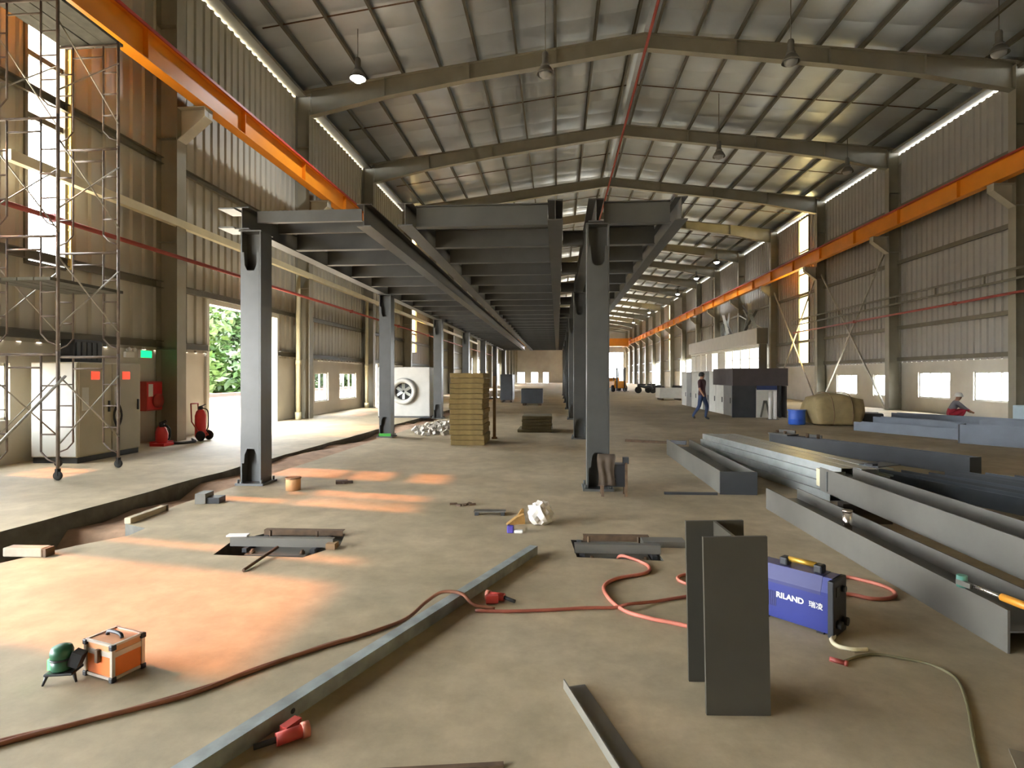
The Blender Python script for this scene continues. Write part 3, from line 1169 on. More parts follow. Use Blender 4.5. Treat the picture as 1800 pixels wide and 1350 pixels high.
q = MB(); q.cyl((0, 0, 0.3), (0, 0, 0.55), 0.012, 6); q.build('hook', M_BLACK, t)
t.name = 'cable_coil'
t = thing('junction_box', 'black ventilated box mounted above the electrical cabinet', 'box', (-8.99, 10.1, 1.76))
q = MB(); q.bbox(-0.14, 0.14, -0.32, 0.32, 0.0, 0.42, 0.01); q.build('body', M_BLACK, t)
for k in range(5):
    q = MB(); q.box(0.14, 0.15, -0.28 + k * 0.12, -0.2 + k * 0.12, 0.05, 0.37); q.build('louvre', M_DARKSTEEL, t)

t = thing('exit_sign', 'glowing green exit sign on the left wall', 'sign', (-9.27, 12.1, 1.9))
q = MB(); q.bbox(0, 0.05, -0.18, 0.18, 0, 0.18, 0.008); q.build('case', M_WHITE, t)
q = MB(); q.box(0.05, 0.056, -0.165, 0.165, 0.015, 0.165); q.build('green_face', emit('exit_green', (20, 225, 110), 1.6), t)
t = thing('emergency_light', 'small white twin emergency light beside the green exit sign', 'light', (-9.27, 11.6, 1.9))
q = MB(); q.bbox(0, 0.07, -0.12, 0.12, 0, 0.12, 0.008); q.build('body', M_WHITE, t)
for s in (-1, 1):
    q = MB(); q.lathe([(0.0, 0.0), (0.03, 0.0), (0.05, 0.06), (0.0, 0.06)], (0.05, s * 0.08, 0.17), 12, 'X'); q.build('spot_head', M_WHITESTEEL, t)
t = thing('hose_cabinet', 'red fire hose cabinet on the left wall below the exit sign', 'fire cabinet', (-9.28, 12.17, 0.72))
q = MB(); q.bbox(0, 0.2, -0.26, 0.26, 0, 0.66, 0.01); q.build('body', M_RED, t)
q = MB(); q.box(0.2, 0.21, -0.24, 0.24, 0.03, 0.63); d = q.build('door', mat('fire_red', (206, 44, 44), 0.45, 0, 0.06, 3), t)
q = MB(); q.box(0.21, 0.214, -0.2, -0.06, 0.32, 0.6); q.build('glass_pane', M_WHITE, d)
q = MB(); q.lathe([(0.0, 0), (0.16, 0), (0.16, 0.05), (0.05, 0.06), (0.0, 0.06)], (0.21, 0.08, 0.22), 18, 'X'); q.build('hose_reel', M_RED, d)
M_FIRE = MATS['fire_red']


def extinguisher(loc, label, h, wheels):
    t = thing('fire_extinguisher', label, 'extinguisher', loc, 0, 'red fire extinguishers by the left doorway')
    q = MB(); q.lathe([(0.0, 0.06), (0.10, 0.06), (0.12, 0.10), (0.12, h - 0.16), (0.09, h - 0.06), (0.04, h - 0.01), (0.04, h)], n=18); q.build('cylinder', M_FIRE, t)
    q = MB(); q.lathe([(0.05, h - 0.03), (0.05, h + 0.05), (0.0, h + 0.07)], n=10); q.bar((0, 0, h + 0.05), (0.12, 0, h + 0.1), 0.03, 0.02); q.build('valve', M_BLACK, t)
    q = MB(); q.tube(smooth_path([(0.03, 0, h + 0.02), (0.16, 0.02, h - 0.05), (0.17, 0.03, h * 0.5), (0.13, 0.02, h * 0.3)], 5), 0.015, 6); q.build('hose', M_RUBBER, t)
    if wheels:
        for s in (-1, 1):
            q = MB(); q.lathe([(0.0, -0.025), (0.10, -0.025), (0.12, 0.0), (0.10, 0.025), (0.0, 0.025)], (0.10, s * 0.16, 0.12), 16, 'Y'); q.build('wheel', M_RUBBER, t)
        q = MB(); q.cyl((0.10, -0.16, 0.12), (0.10, 0.16, 0.12), 0.015, 6)
        for s in (-1, 1):
            q.tube([(0.10, s * 0.13, 0.12), (-0.13, s * 0.13, h * 0.6), (-0.15, s * 0.13, h + 0.12)], 0.015, 6)
        q.cyl((-0.15, -0.13, h + 0.12), (-0.15, 0.13, h + 0.12), 0.015, 6); q.build('trolley', M_RED, t)
    else:
        q = MB(); q.box(-0.16, 0.16, -0.16, 0.16, 0.0, 0.06); q.build('foot_tray', M_FIRE, t)
    return t


extinguisher((-8.28, 12.62, 0), 'tall wheeled red fire extinguisher at the doorway jamb', 0.74, True)
extinguisher((-8.5, 11.62, 0), 'small red fire extinguisher in a red tray under the hose cabinet', 0.42, False)
extinguisher((-8.75, 11.95, 0), 'small red fire extinguisher standing behind another near the hose cabinet', 0.42, False)
t = thing('hose_roll', 'grey hose lying along the foot of the steel column', 'hose', (-8.35, 12.1, 0))
q = MB(); q.tube(smooth_path([(-0.1, -0.25, 0.03), (0.12, -0.2, 0.03), (0.2, 0.1, 0.03), (0.05, 0.3, 0.03), (-0.15, 0.55, 0.03)], 6), 0.03, 8); q.build('tube', M_DARKSTEEL, t)

# yellow flashing on the far jamb of the visible light strip
q = MB()
q.box(XL + 0.0, XL + 0.15, 10.03, 10.055, 3.5, 8.75)
for k in range(16):
    q.box(XL + 0.03, XL + 0.13, 10.02, 10.03, 3.6 + 0.32 * k, 3.63 + 0.32 * k)
jf = q.build('trim_1', mat('flashing_yellow', (226, 200, 120), 0.5, 0, 0.08, 4))
structure(jf, 'yellow flashing beside the white light strip')

# ------------------------------------------------------------------ scaffold tower
def scaffold_tower(loc, label, levels, deck_levels):
    t = thing('scaffold_tower', label, 'scaffold', loc)
    W, D, Hh = 1.05, 1.13, 1.7     # x width of the end frames, y bay length, frame height
    fr = MB()
    for x in (0, W):
        fr.cyl((x, 0, 0), (x, 0, Hh), 0.022, 8)
    fr.cyl((0, 0, Hh - 0.05), (W, 0, Hh - 0.05), 0.02, 8)
    fr.cyl((0.26, 0, Hh - 0.24), (W - 0.26, 0, Hh - 0.24), 0.014, 6)
    for xx in (0.26, W - 0.26):
        fr.cyl((xx, 0, 0.25), (xx, 0, Hh - 0.05), 0.014, 6)
    for xx, d in ((0, 0.26), (W, -0.26)):
        for zz in (0.5, 0.85, 1.2):
            fr.cyl((xx, 0, zz), (xx + d, 0, zz), 0.012, 6)
        fr.tube([(xx, 0, 0.08), (xx + d * 0.6, 0, 0.14), (xx + d, 0, 0.25)], 0.012, 6)
    frm = fr.mesh('end_frame')
    br = MB(); br.cyl((0, 0, 0.35), (0, D, 1.35), 0.011, 6); br.cyl((0, 0, 1.35), (0, D, 0.35), 0.011, 6); brm = br.mesh('cross_brace')
    for k in range(levels):
        z = 0.16 + k * Hh
        put('end_frame', frm, M_SCAF, t, (0, 0, z)); put('end_frame', frm, M_SCAF, t, (0, D, z))
        put('cross_brace', brm, M_GALVPIPE, t, (-0.01, 0, z)); put('cross_brace', brm, M_GALVPIPE, t, (W + 0.01, 0, z))
    pl = MB(); pl.box(0, 0.24, -0.12, D + 0.12, 0, 0.045); plm = pl.mesh('plank')
    mp = mat('dark_plank', (84, 82, 70), 0.8, 0.1, 0.25, 6)
    for lv in deck_levels:
        for j in range(4):
            put('plank', plm, mp, t, (0.03 + j * 0.258, 0, 0.16 + lv * Hh - 0.02), (0, 0, 0.015 * ((j % 2) - 0.5)))
    ca = MB(); ca.lathe([(0.0, -0.02), (0.06, -0.02), (0.07, 0), (0.06, 0.02), (0.0, 0.02)], (0, 0, 0.07), 14, 'Y'); ca.bar((0, 0, 0.07), (0, 0, 0.17), 0.06, 0.04); cam_ = ca.mesh('castor')
    for x in (0, W):
        for y in (0, D):
            put('castor', cam_, M_RUBBER, t, (x, y, 0))
    return t


scaffold_tower((-8.2, 7.62, 0), 'rusty scaffold tower on castors in front of the electrical cabinet', 4, [1.6, 4])
t = thing('scaffold_pole', 'pale pole leaning diagonally from the floor to the scaffold tower', 'pole', (-7.09, 6.0, 0))
q = MB(); q.cyl((0.0, 0, 0.02), (0.0, 1.68, 1.5), 0.02, 8); q.build('pipe', M_GALVPIPE, t)

# ------------------------------------------------------------------ white fan box under the mezzanine
t = thing('fan_unit', 'white boxy blower unit with a round fan opening behind the left columns', 'machine', (-5.5, 20.5, 0))
q = MB(); q.bbox(-0.95, 0.95, -0.45, 0.6, 0.05, 1.82, 0.03); q.build('housing', mat('blower_paint', (168, 166, 158), 0.55, 0, 0.08, 3), t)
q = MB(); q.lathe([(0.30, 0.02), (0.46, 0.0), (0.48, -0.08), (0.42, -0.14), (0.31, -0.10), (0.30, 0.02)], (0.0, -0.45, 0.95), 28, 'Y'); q.build('inlet_ring', MATS['blower_paint'], t)
q = MB(); q.lathe([(0.0, 0.0), (0.31, 0.0), (0.31, -0.02), (0.0, -0.02)], (0.0, -0.45, 0.95), 24, 'Y'); q.build('dark_opening', M_DARKSTEEL, t)
fb = MB(); fb.obox((0.0, -0.49, 0.16), (0.12, 0.01, 0.24), (0, 0, 0.5)); fb = fb.mesh('fan_blade'); fb.materials.append(M_GALV)
for k in range(6):
    put('fan_blade', fb, None, t, (0, 0, 0.95), (0, k * PI / 3, 0))
q = MB(); q.box(-0.95, 0.95, -0.4, 0.55, 0, 0.06); q.build('skid', M_DARKSTEEL, t)


# ================================================================== insulation slabs
def slab(loc, size, rz, m, label, group):
    q = MB(); q.bbox(-size[0] / 2, size[0] / 2, -size[1] / 2, size[1] / 2, 0, size[2] - 0.004, 0.012, 1)
    o = q.build('insulation_slab', m, None, loc, (0, 0, rz))
    return tag(o, label, 'insulation', group)


random.seed(11)
NS = 14
for k in range(NS):
    pos = 'lowest' if k == 0 else ('topmost' if k == NS - 1 else ORD[k] + ' from the floor')
    slab((-1.96 + random.uniform(-0.015, 0.015) + (0.02 if k < 2 else 0), 12.72 + random.uniform(-0.01, 0.01), k * 0.112), (0.74, 1.1, 0.112), random.uniform(-0.01, 0.01), M_OLIVE,
         'brown mineral wool slab in the tall stack under the mezzanine, %s' % pos, 'slabs of the tall insulation stack')
for k in range(5):
    pos = ['bottom', 'second', 'third', 'fourth', 'top'][k]
    slab((-0.55 + (0 if k else -0.05), 15.6, k * 0.088), (0.80 if k > 0 else 0.92, 1.0, 0.088), random.uniform(-0.02, 0.02), M_OLIVE_D,
         'dark olive insulation slab in the low stack between columns, %s one' % pos, 'slabs of the low insulation stack')
t = thing('crate', 'dark open crate standing far under the mezzanine', 'crate', (0.25 - 1.55, 29.5, 0))
q = MB(); q.bbox(-0.55, 0.55, -0.5, 0.5, 0.1, 0.85, 0.02); q.build('body', M_DARKSTEEL, t)
for s in (-1, 1):
    q = MB(); q.box(s * 0.4 - 0.08, s * 0.4 + 0.08, -0.5, 0.5, 0, 0.1); q.build('skid', M_RUST, t)
t = thing('timber_post', 'thin brown timber post upright beside the tall insulation stack', 'post', (-1.5, 13.5, 0))
q = MB(); q.box(-0.035, 0.035, -0.035, 0.035, 0, 1.5); q.build('shaft', mat('timber', (126, 100, 70), 0.8, 0, 0.2, 6), t)
q = MB(); q.box(-0.06, 0.06, -0.05, 0.05, 0, 0.05); q.build('foot', MATS['timber'], t)
# rubble strip beside the second left column
t = thing('rubble_pile', 'heap of grey concrete rubble beside the second left column', 'rubble', (-3.2, 15.6, 0))
random.seed(21)
q = MB()
for k in range(160):
    a, r = random.uniform(0, 2 * PI), random.random() ** 0.6
    x, y = r * 0.75 * math.cos(a), r * 1.6 * math.sin(a)
    s_ = random.uniform(0.04, 0.11)
    q.obox((x, y, s_ * 0.4 + (1 - r) * random.uniform(0, 0.22)), (s_ * random.uniform(0.8, 1.6), s_, s_ * 0.8), (random.uniform(0, 3), random.uniform(0, 3), random.uniform(0, 3)))
stuff(q.build('chunks', mat('rubble_grey', (190, 184, 172), 0.9, 0, 0.2, 9), t))

#PART3

# ================================================================== foreground things
def cable(name, label, pts, r, m, z=None, ends=None):
    P = smooth_path([(p[0], p[1], (r if len(p) < 3 else p[2])) for p in pts], 7)
    base = Vector((pts[0][0], pts[0][1], 0))
    t = thing(name, label, 'cable', base)
    q = MB(); q.tube([p - base for p in P], r, 8); q.build('sheath', m, t)
    for e in (ends or []):
        p = P[0] if e == 0 else P[-1]
        d = (P[1] - P[0]).normalized() if e == 0 else (P[-1] - P[-2]).normalized()
        c = p - base
        q = MB(); q.cyl(c - d * 0.01, c + d * 0.06, r * 2.0, 10); q.cyl(c + d * 0.06, c + d * 0.075, r * 2.4, 10); q.build('plug', M_REDPIPE, t)
    return t


cable('extension_cable', 'long brown cable running along the floor to the lower left corner',
      [(-2.46, 1.92), (-2.25, 2.13), (-2.03, 2.3), (-1.72, 2.53), (-1.53, 2.78), (-1.3, 3.02), (-1.11, 3.2), (-0.93, 3.42), (-0.84, 3.60, 0.05), (-0.75, 3.68, 0.085), (-0.62, 3.66, 0.085), (-0.54, 3.63, 0.03), (-0.4, 3.62)], 0.011, M_CABLE_DARK)
cable('extension_cable', 'second brown cable lying close beside the long one at lower left',
      [(-2.47, 1.98), (-2.24, 2.17), (-2.0, 2.32), (-1.70, 2.58), (-1.50, 2.80), (-1.28, 3.06), (-1.08, 3.22)], 0.010, M_CABLE_DARK)
cable('welding_cable', 'straight red cable from the long tube towards the steel stub',
      [(-0.52, 3.58), (-0.3, 3.59), (-0.05, 3.63), (0.18, 3.68), (0.36, 3.7), (0.46, 3.715, 0.03), (0.64, 3.82), (0.9, 3.94), (1.1, 4.0)], 0.011, mat('red_cable', (146, 78, 60), 0.55, 0, 0.1, 8))
cable('welding_cable', 'curving pink-orange cable coming out of the pit by the stub',
      [(0.5, 4.90, -0.1), (0.52, 4.74, 0.02), (0.66, 4.63), (0.71, 4.5), (0.66, 4.36), (0.44, 4.23), (0.33, 4.07), (0.34, 3.86), (0.42, 3.66, 0.012), (0.56, 3.55), (0.68, 3.5), (0.82, 3.44), (1.0, 3.42)], 0.013, M_CABLE)
cable('welding_cable', 'short pink cable loop peeping out behind the steel stub', [(1.2, 4.36), (1.07, 4.4), (0.93, 4.34), (0.88, 4.26), (0.92, 4.17), (1.05, 4.16), (1.2, 4.1)], 0.012, M_CABLE)
cable('welding_cable', 'pink-orange cable loop on the floor right of the blue welder', [(1.68, 3.80, 0.1), (1.85, 4.1), (2.09, 4.38), (2.22, 4.33), (2.31, 4.2), (2.30, 4.08), (2.22, 4.0), (2.09, 3.98), (1.97, 4.05), (1.75, 3.98)], 0.013, M_CABLE)
cable('power_lead', 'pale power lead curling out under the blue welder', [(1.64, 3.54, 0.05), (1.58, 3.40), (1.54, 3.34), (1.54, 3.27), (1.6, 3.235), (1.68, 3.24)], 0.012, M_CREAM)
cable('power_lead', 'thin dark lead with clamp wandering over the floor at lower right', [(1.44, 3.12), (1.48, 3.1), (1.6, 3.17), (1.71, 3.2), (1.83, 3.16), (1.93, 3.1), (1.96, 2.97), (1.86, 2.75), (1.71, 2.49), (1.61, 2.31), (1.5, 2.1)], 0.007, mat('olive_lead', (104, 98, 70), 0.6, 0, 0.1, 6), ends=[0])

# red connector heads
for (x, y, rz, lab) in ((-1.08, 2.26, 0.7, 'red cable connector on the floor right of the long tube'), (-0.42, 3.78, 2.9, 'small red and black connector lying where the red cable meets the tube')):
    t = thing('cable_connector', lab, 'connector', (x, y, 0), rz, 'red cable connectors on the floor')
    q = MB(); q.cyl((-0.07, 0, 0.03), (0.03, 0, 0.03), 0.026, 12); q.build('body', M_RED, t)
    q = MB(); q.cyl((0.03, 0, 0.03), (0.06, 0, 0.03), 0.032, 12); q.build('collar', mat('pink_plastic', (196, 120, 100), 0.5, 0, 0.1, 8), t)
    q = MB(); q.cyl((-0.15, 0.02, 0.02), (-0.07, 0, 0.03), 0.012, 8); q.build('lead', M_RUBBER, t)
    q = MB(); q.obox((0.0, 0.05, 0.03), (0.08, 0.04, 0.05), (0, 0, 0.5)); q.build('second_plug', M_RED, t)

# long square tube on the floor
A = Vector((-0.20, 4.80, 0)); Bv = Vector((-1.50, 1.66, 0))
Lt = (A - Bv).length
t = thing('square_tube', 'long galvanised square steel tube lying diagonally across the foreground floor', 'steel tube', Bv, math.atan2((A - Bv).y, (A - Bv).x))
q = MB()
q.box(0, Lt, -0.035, 0.035, 0.0, 0.004); q.box(0, Lt, -0.035, 0.035, 0.066, 0.07); q.box(0, Lt, -0.035, -0.031, 0.004, 0.066); q.box(0, Lt, 0.031, 0.035, 0.004, 0.066)
q.build('tube', mat('tube_galvanised', (150, 156, 154), 0.5, 0.35, 0.25, 9), t)
q = MB(); q.cyl((0.82, -0.037, 0.035), (0.82, -0.034, 0.035), 0.012, 10); q.build('bolt_hole', M_BLACK, t)

# loose plates and rods
t = thing('steel_angle', 'grey steel angle bar lying at the bottom centre of the floor', 'steel angle', (0.08, 2.76, 0), math.atan2(-0.72, 0.24))
q = MB(); q.prism([(-0.055, 0), (0.055, 0), (0.055, 0.006), (-0.049, 0.006), (-0.049, 0.045), (-0.055, 0.045)], 'X', 0, 1.2); q.build('bar', mat('angle_grey', (112, 108, 98), 0.5, 0.2, 0.12, 6), t)
t = thing('rusty_rod', 'thin rusty flat bar at the bottom edge of the floor', 'rod', (-0.70, 2.10, 0), 0.16)
q = MB(); q.box(0, 0.5, -0.012, 0.012, 0, 0.01); q.build('bar', M_RUST, t)

t = thing('steel_strip', 'pale flat steel strip at the lower right corner of the floor', 'steel strip', (1.83, 2.42, 0), math.atan2(-0.5, -0.25))
q = MB(); q.box(0, 0.6, -0.03, 0.03, 0, 0.008); q.build('bar', mat('strip_steel', (128, 118, 98), 0.5, 0.2, 0.15, 8), t)

# upright I-section stub
t = thing('beam_stub', 'dark upright I-section beam stub standing on the floor', 'beam stub', (0.79, 2.73, 0), 0.05)
STILT = (0, -0.02, 0)
q = MB(); q.box(-0.14, 0.14, -0.148, -0.130, 0, 0.79); q.build('front_flange', M_STUB, t, (0, 0, 0), STILT)
q = MB(); q.box(-0.14, 0.14, 0.130, 0.148, 0, 0.79); q.build('rear_flange', M_STUB, t, (0, 0, 0), STILT)
q = MB(); q.box(-0.007, 0.007, -0.130, 0.130, 0, 0.79); q.build('web', M_STUB, t, (0, 0, 0), STILT)

# orange laser case
t = thing('tool_case', 'small orange aluminium-edged carrying case on the sunlit floor', 'case', (-2.243, 2.721, 0), -0.30)
cw, cd, ch = 0.098, 0.075, 0.128
M_CASEOR = mat('case_orange', (216, 112, 44), 0.5, 0, 0.08, 8)
M_ALU = mat('aluminium_edge', (196, 186, 172), 0.35, 0.7, 0.08, 10)
q = MB(); q.box(-cw, cw, -cd, cd, 0.012, ch); q.build('body', M_CASEOR, t)
q = MB(); q.box(-cw, cw, -cd, cd, ch + 0.006, ch + 0.05); lid = q.build('lid', mat('case_lid', (204, 142, 96), 0.45, 0.1, 0.08, 8), t)
q = MB(); q.box(-cw - 0.003, cw + 0.003, -cd - 0.003, cd + 0.003, ch - 0.012, ch + 0.014); q.build('rim', M_ALU, t)
for sx in (-1, 1):
    for sy in (-1, 1):
        q = MB(); q.box(sx * cw - 0.008, sx * cw + 0.008, sy * cd - 0.008, sy * cd + 0.008, 0.012, ch + 0.05); q.build('edge_profile', M_ALU, t)
        q = MB(); q.bbox(sx * cw - 0.013, sx * cw + 0.013, sy * cd - 0.013, sy * cd + 0.013, 0.0, 0.026, 0.004); q.build('corner_cap', M_BLACK, t)
        q = MB(); q.bbox(sx * cw - 0.013, sx * cw + 0.013, sy * cd - 0.013, sy * cd + 0.013, ch + 0.028, ch + 0.054, 0.004); q.build('corner_cap', M_BLACK, t)
for (a0, a1, b0, b1) in ((-cw, cw, -cd - 0.006, -cd + 0.006), (-cw, cw, cd - 0.006, cd + 0.006), (-cw - 0.006, -cw + 0.006, -cd, cd), (cw - 0.006, cw + 0.006, -cd, cd)):
    q = MB(); q.box(a0, a1, b0, b1, 0.008, 0.022); q.build('bottom_edge', M_ALU, t)
    q = MB(); q.box(a0, a1, b0, b1, ch + 0.044, ch + 0.055); q.build('top_edge', M_ALU, t)
q = MB(); q.bbox(-0.012, 0.012, -cd - 0.018, -cd, ch - 0.045, ch + 0.02, 0.004); q.build('latch', M_RUST, t)
q = MB(); q.tube(smooth_path([(-0.055, 0, ch + 0.052), (-0.045, 0, ch + 0.068), (0, 0, ch + 0.072), (0.045, 0, ch + 0.068), (0.055, 0, ch + 0.052)], 4), 0.009, 8); q.build('handle', M_BLACK, t)

# green laser level on a small tripod
t = thing('laser_level', 'green laser level on a small black stand beside the orange case', 'laser level', (-2.425, 2.62, 0), 0.2)
q = MB(); q.lathe([(0.0, 0.055), (0.04, 0.055), (0.046, 0.065), (0.046, 0.10), (0.036, 0.108), (0.036, 0.112), (0.048, 0.118), (0.05, 0.145), (0.042, 0.168), (0.02, 0.178), (0.0, 0.18)], (-0.01, 0, 0), 18); q.build('body', mat('laser_green', (40, 94, 68), 0.4, 0, 0.1, 12), t)
q = MB(); q.lathe([(0.047, 0.106), (0.05, 0.108), (0.05, 0.114), (0.047, 0.116)], (-0.01, 0, 0), 18); q.build('band', M_BLACK, t)
q = MB(); q.obox((-0.055, -0.015, 0.09), (0.012, 0.02, 0.05)); q.build('laser_window', emit('laser_glow', (90, 255, 110), 2.0), t)
q = MB(); q.obox((0.06, 0.0, 0.105), (0.05, 0.05, 0.07), (0, 0.4, 0)); q.build('battery_pack', M_BLACK, t)
q = MB(); q.bbox(-0.065, 0.065, -0.05, 0.05, 0.043, 0.056, 0.005); q.build('stand_plate', M_BLACK, t)
for (x, y) in ((-0.06, -0.04), (0.06, -0.02), (0.0, 0.055)):
    q = MB(); q.cyl((x * 0.9, y * 0.9, 0.046), (x * 1.15, y * 1.15, 0.0), 0.009, 8, 0.005); q.build('leg', M_BLACK, t)

# blue welding machine: long side facing the camera's left, lettering on that side
WA, WC = Vector((1.24, 3.70, 0)), Vector((1.53, 3.415, 0))
ang = math.atan2((WC - WA).y, (WC - WA).x)
t = thing('welding_machine', 'blue inverter welding machine with gold handle beside the steel stub', 'welder', WA, ang)
M_WBLUE = mat('welder_blue', (16, 30, 104), 0.4, 0, 0.05, 6)
M_WPURP = mat('welder_top_blue', (40, 42, 92), 0.45, 0, 0.05, 6)
WL, WD, WH = 0.44, 0.19, 0.33
q = MB(); q.prism([(0, 0.02), (WD, 0.02), (WD, WH * 0.76), (WD - 0.035, WH), (0.035, WH), (0, WH * 0.76)], 'X', 0.015, WL); q.build('housing', M_WBLUE, t)
q = MB(); q.prism([(-0.002, WH * 0.70), (WD + 0.002, WH * 0.70), (WD + 0.002, WH * 0.76), (WD - 0.035, WH + 0.003), (0.035, WH + 0.003), (-0.002, WH * 0.76)], 'X', 0.02, WL - 0.05); q.build('top_cover', M_WPURP, t)
q = MB(); q.bbox(WL - 0.012, WL + 0.022, -0.004, WD + 0.004, 0.0, WH * 0.98, 0.006); fp = q.build('front_bezel', M_BLACK, t)
q = MB(); q.box(WL + 0.022, WL + 0.026, 0.03, 0.08, WH * 0.70, WH * 0.86); q.build('display', M_DARKSTEEL, fp)
for yy in (0.05, 0.14):
    q = MB(); q.cyl((WL + 0.02, yy, 0.07), (WL + 0.05, yy, 0.07), 0.024, 14); q.build('socket', M_RUBBER, fp)
q = MB(); q.cyl((WL + 0.02, 0.13, WH * 0.78), (WL + 0.04, 0.13, WH * 0.78), 0.02, 14); q.build('knob', M_DARKSTEEL, fp)
q = MB(); q.bbox(-0.005, 0.016, -0.004, WD + 0.004, 0.0, WH * 0.98, 0.006); q.build('rear_bezel', M_BLACK, t)
for xx in (0.15, 0.35):
    q = MB(); q.bbox(xx - 0.025, xx + 0.025, 0.06, 0.13, WH, WH + 0.05, 0.01); q.build('handle_bracket', M_BLACK, t)
q = MB(); q.cyl((0.17, 0.095, WH + 0.04), (0.33, 0.095, WH + 0.04), 0.017, 12); q.build('handle', mat('brass_handle', (190, 150, 60), 0.35, 0.6, 0.1, 8), t)
for xx in (0.06, WL - 0.06):
    q = MB(); q.box(xx - 0.02, xx + 0.02, 0.02, WD - 0.02, 0.0, 0.02); q.build('foot', M_RUBBER, t)
q = MB()
for k in range(9):
    q.box(0.04 + k * 0.011, 0.046 + k * 0.011, -0.003, 0.0, 0.09, 0.18)
q.build('vent_grille', M_WPURP, t)


def lettering(body, size, m, parent, loc, rot, bold=0.0):
    cu = bpy.data.curves.new('lettering', 'FONT')
    cu.body = body
    cu.size = size
    cu.extrude = 0.0012
    cu.offset = bold
    tmp = bpy.data.objects.new('lettering_tmp', cu)
    COL.objects.link(tmp)
    dg = bpy.context.evaluated_depsgraph_get()
    me = bpy.data.meshes.new_from_object(tmp.evaluated_get(dg))
    bpy.data.objects.remove(tmp)
    me.materials.clear()
    return put('lettering', me, m, parent, loc, rot)


lettering('RILAND', 0.046, M_WHITE, t, (0.135, -0.003, 0.15), (PI / 2, 0, 0), 0.0012)
lettering('\u745e\u51cc', 0.04, M_WHITE, t, (0.325, -0.003, 0.15), (PI / 2, 0, 0), 0.0)

# anchor setting-out frames over the two pits
def anchor_frame(loc, label, L, extra):
    t = thing('anchor_frame', label, 'anchor frame', loc, 0.03, 'anchor bolt frames over the floor pits')
    q = MB(); q.channel(L, 0.075, 0.06, 0.006, 'X', (-L / 2, -0.14, 0.0)); q.build('front_channel', M_STEEL, t)
    q = MB(); q.channel(L * 0.82, 0.05, 0.06, 0.006, 'X', (-L * 0.36, 0.22, 0.0)); q.build('rear_channel', M_RUST, t)
    q = MB(); q.box(-0.27, 0.27, -0.26, 0.16, -0.055, -0.035); q.build('template_plate', M_STEEL, t)
    for sx in (-0.22, 0.22):
        for sy in (-0.21, 0.12):
            q = MB(); q.cyl((sx, sy, -0.30), (sx, sy, 0.07 if sy > 0 else 0.0), 0.013, 8); q.cyl((sx, sy, -0.035), (sx, sy, -0.015), 0.024, 6); q.build('anchor_bolt', M_RUST, t)
    for sx in (-0.3, 0.3):
        q = MB(); q.box(sx - 0.02, sx + 0.02, -0.2, 0.26, -0.035, 0.0); q.build('hanger_bar', M_DARKSTEEL, t)
    if extra:
        q = MB(); q.box(0.25, 0.62, 0.05, 0.20, 0.0, 0.05); q.build('side_flat', M_STEEL, t)
    else:
        q = MB(); q.obox((-0.42, -0.08, 0.082), (0.18, 0.07, 0.012), (0, 0, 0.1)); q.build('white_tag', M_WHITE, t)
        q = MB(); q.box(0.42, 0.5, -0.2, -0.1, -0.0, 0.05); q.build('timber_chock', MATS['timber'], t)
    return t


anchor_frame((-2.42, 4.95, 0.002), 'steel anchor bolt frame across the left floor pit', 0.92, False)
anchor_frame((0.50, 4.99, 0.002), 'steel anchor bolt frame across the right floor pit with the cable', 0.72, True)
t = thing('crowbar', 'rusty thin bar reaching out of the left pit', 'bar', (-2.40, 4.18, 0))
q = MB(); q.cyl((0, 0, 0.012), (0.02, 0.5, 0.04), 0.012, 8); q.build('shaft', M_RUST, t)

# plastic bag, wood scrap, blue tape, steel bit
random.seed(4)
t = thing('plastic_bag', 'crumpled white plastic bag on the floor in front of the mezzanine', 'bag', (-0.17, 5.78, 0))
bmx = bmesh.new()
bmesh.ops.create_icosphere(bmx, subdivisions=3, radius=0.12)
for v in bmx.verts:
    n = v.co.normalized()
    f = 1 + 0.22 * math.sin(9 * n.x + 4 * n.z) * math.cos(7 * n.y) + random.uniform(-0.08, 0.08)
    v.co = Vector((n.x * 0.125 * f, n.y * 0.11 * f, max(0, 0.105 + n.z * 0.125 * f)))
me = bpy.data.meshes.new('film'); bmx.to_mesh(me); bmx.free()
put('film', me, mat('bag_film', (214, 208, 198), 0.35, 0, 0.1, 14), t)
q = MB(); q.obox((0, 0, 0.05), (0.1, 0.09, 0.06), (0, 0, 0.4)); q.build('contents', M_STEEL, t)
t = thing('timber_scrap', 'small brown split timber offcut beside the white bag', 'wood', (-0.42, 5.76, 0), 0.3)
q = MB(); q.prism([(-0.10, 0.0), (0.09, 0.0), (0.08, 0.1), (0.0, 0.07)], 'Y', -0.03, 0.03); q.build('block', mat('raw_timber', (156, 118, 62), 0.8, 0, 0.25, 14), t)
q = MB(); q.prism([(-0.02, 0.0), (0.10, 0.0), (0.09, 0.14), (0.07, 0.14)], 'Y', 0.035, 0.055); q.build('splinter', MATS['raw_timber'], t)
t = thing('tape_roll', 'small blue tape roll on the floor below the white bag', 'tape', (-0.45, 5.43, 0))
q = MB(); q.bbox(-0.032, 0.032, -0.03, 0.03, 0.0, 0.07, 0.01); q.build('blue_roll', mat('tape_blue', (74, 64, 150), 0.5, 0, 0.1, 8), t)
q = MB(); q.bbox(0.036, 0.12, -0.025, 0.02, 0, 0.03, 0.008); q.build('white_wrapper', M_WHITE, t)
t = thing('steel_offcut', 'small grey steel offcut on the floor left of the white bag', 'steel', (-0.73, 6.12, 0), 0.05)
q = MB(); q.box(-0.17, 0.17, -0.05, 0.05, 0.035, 0.047); q.build('plate', M_STEEL, t)
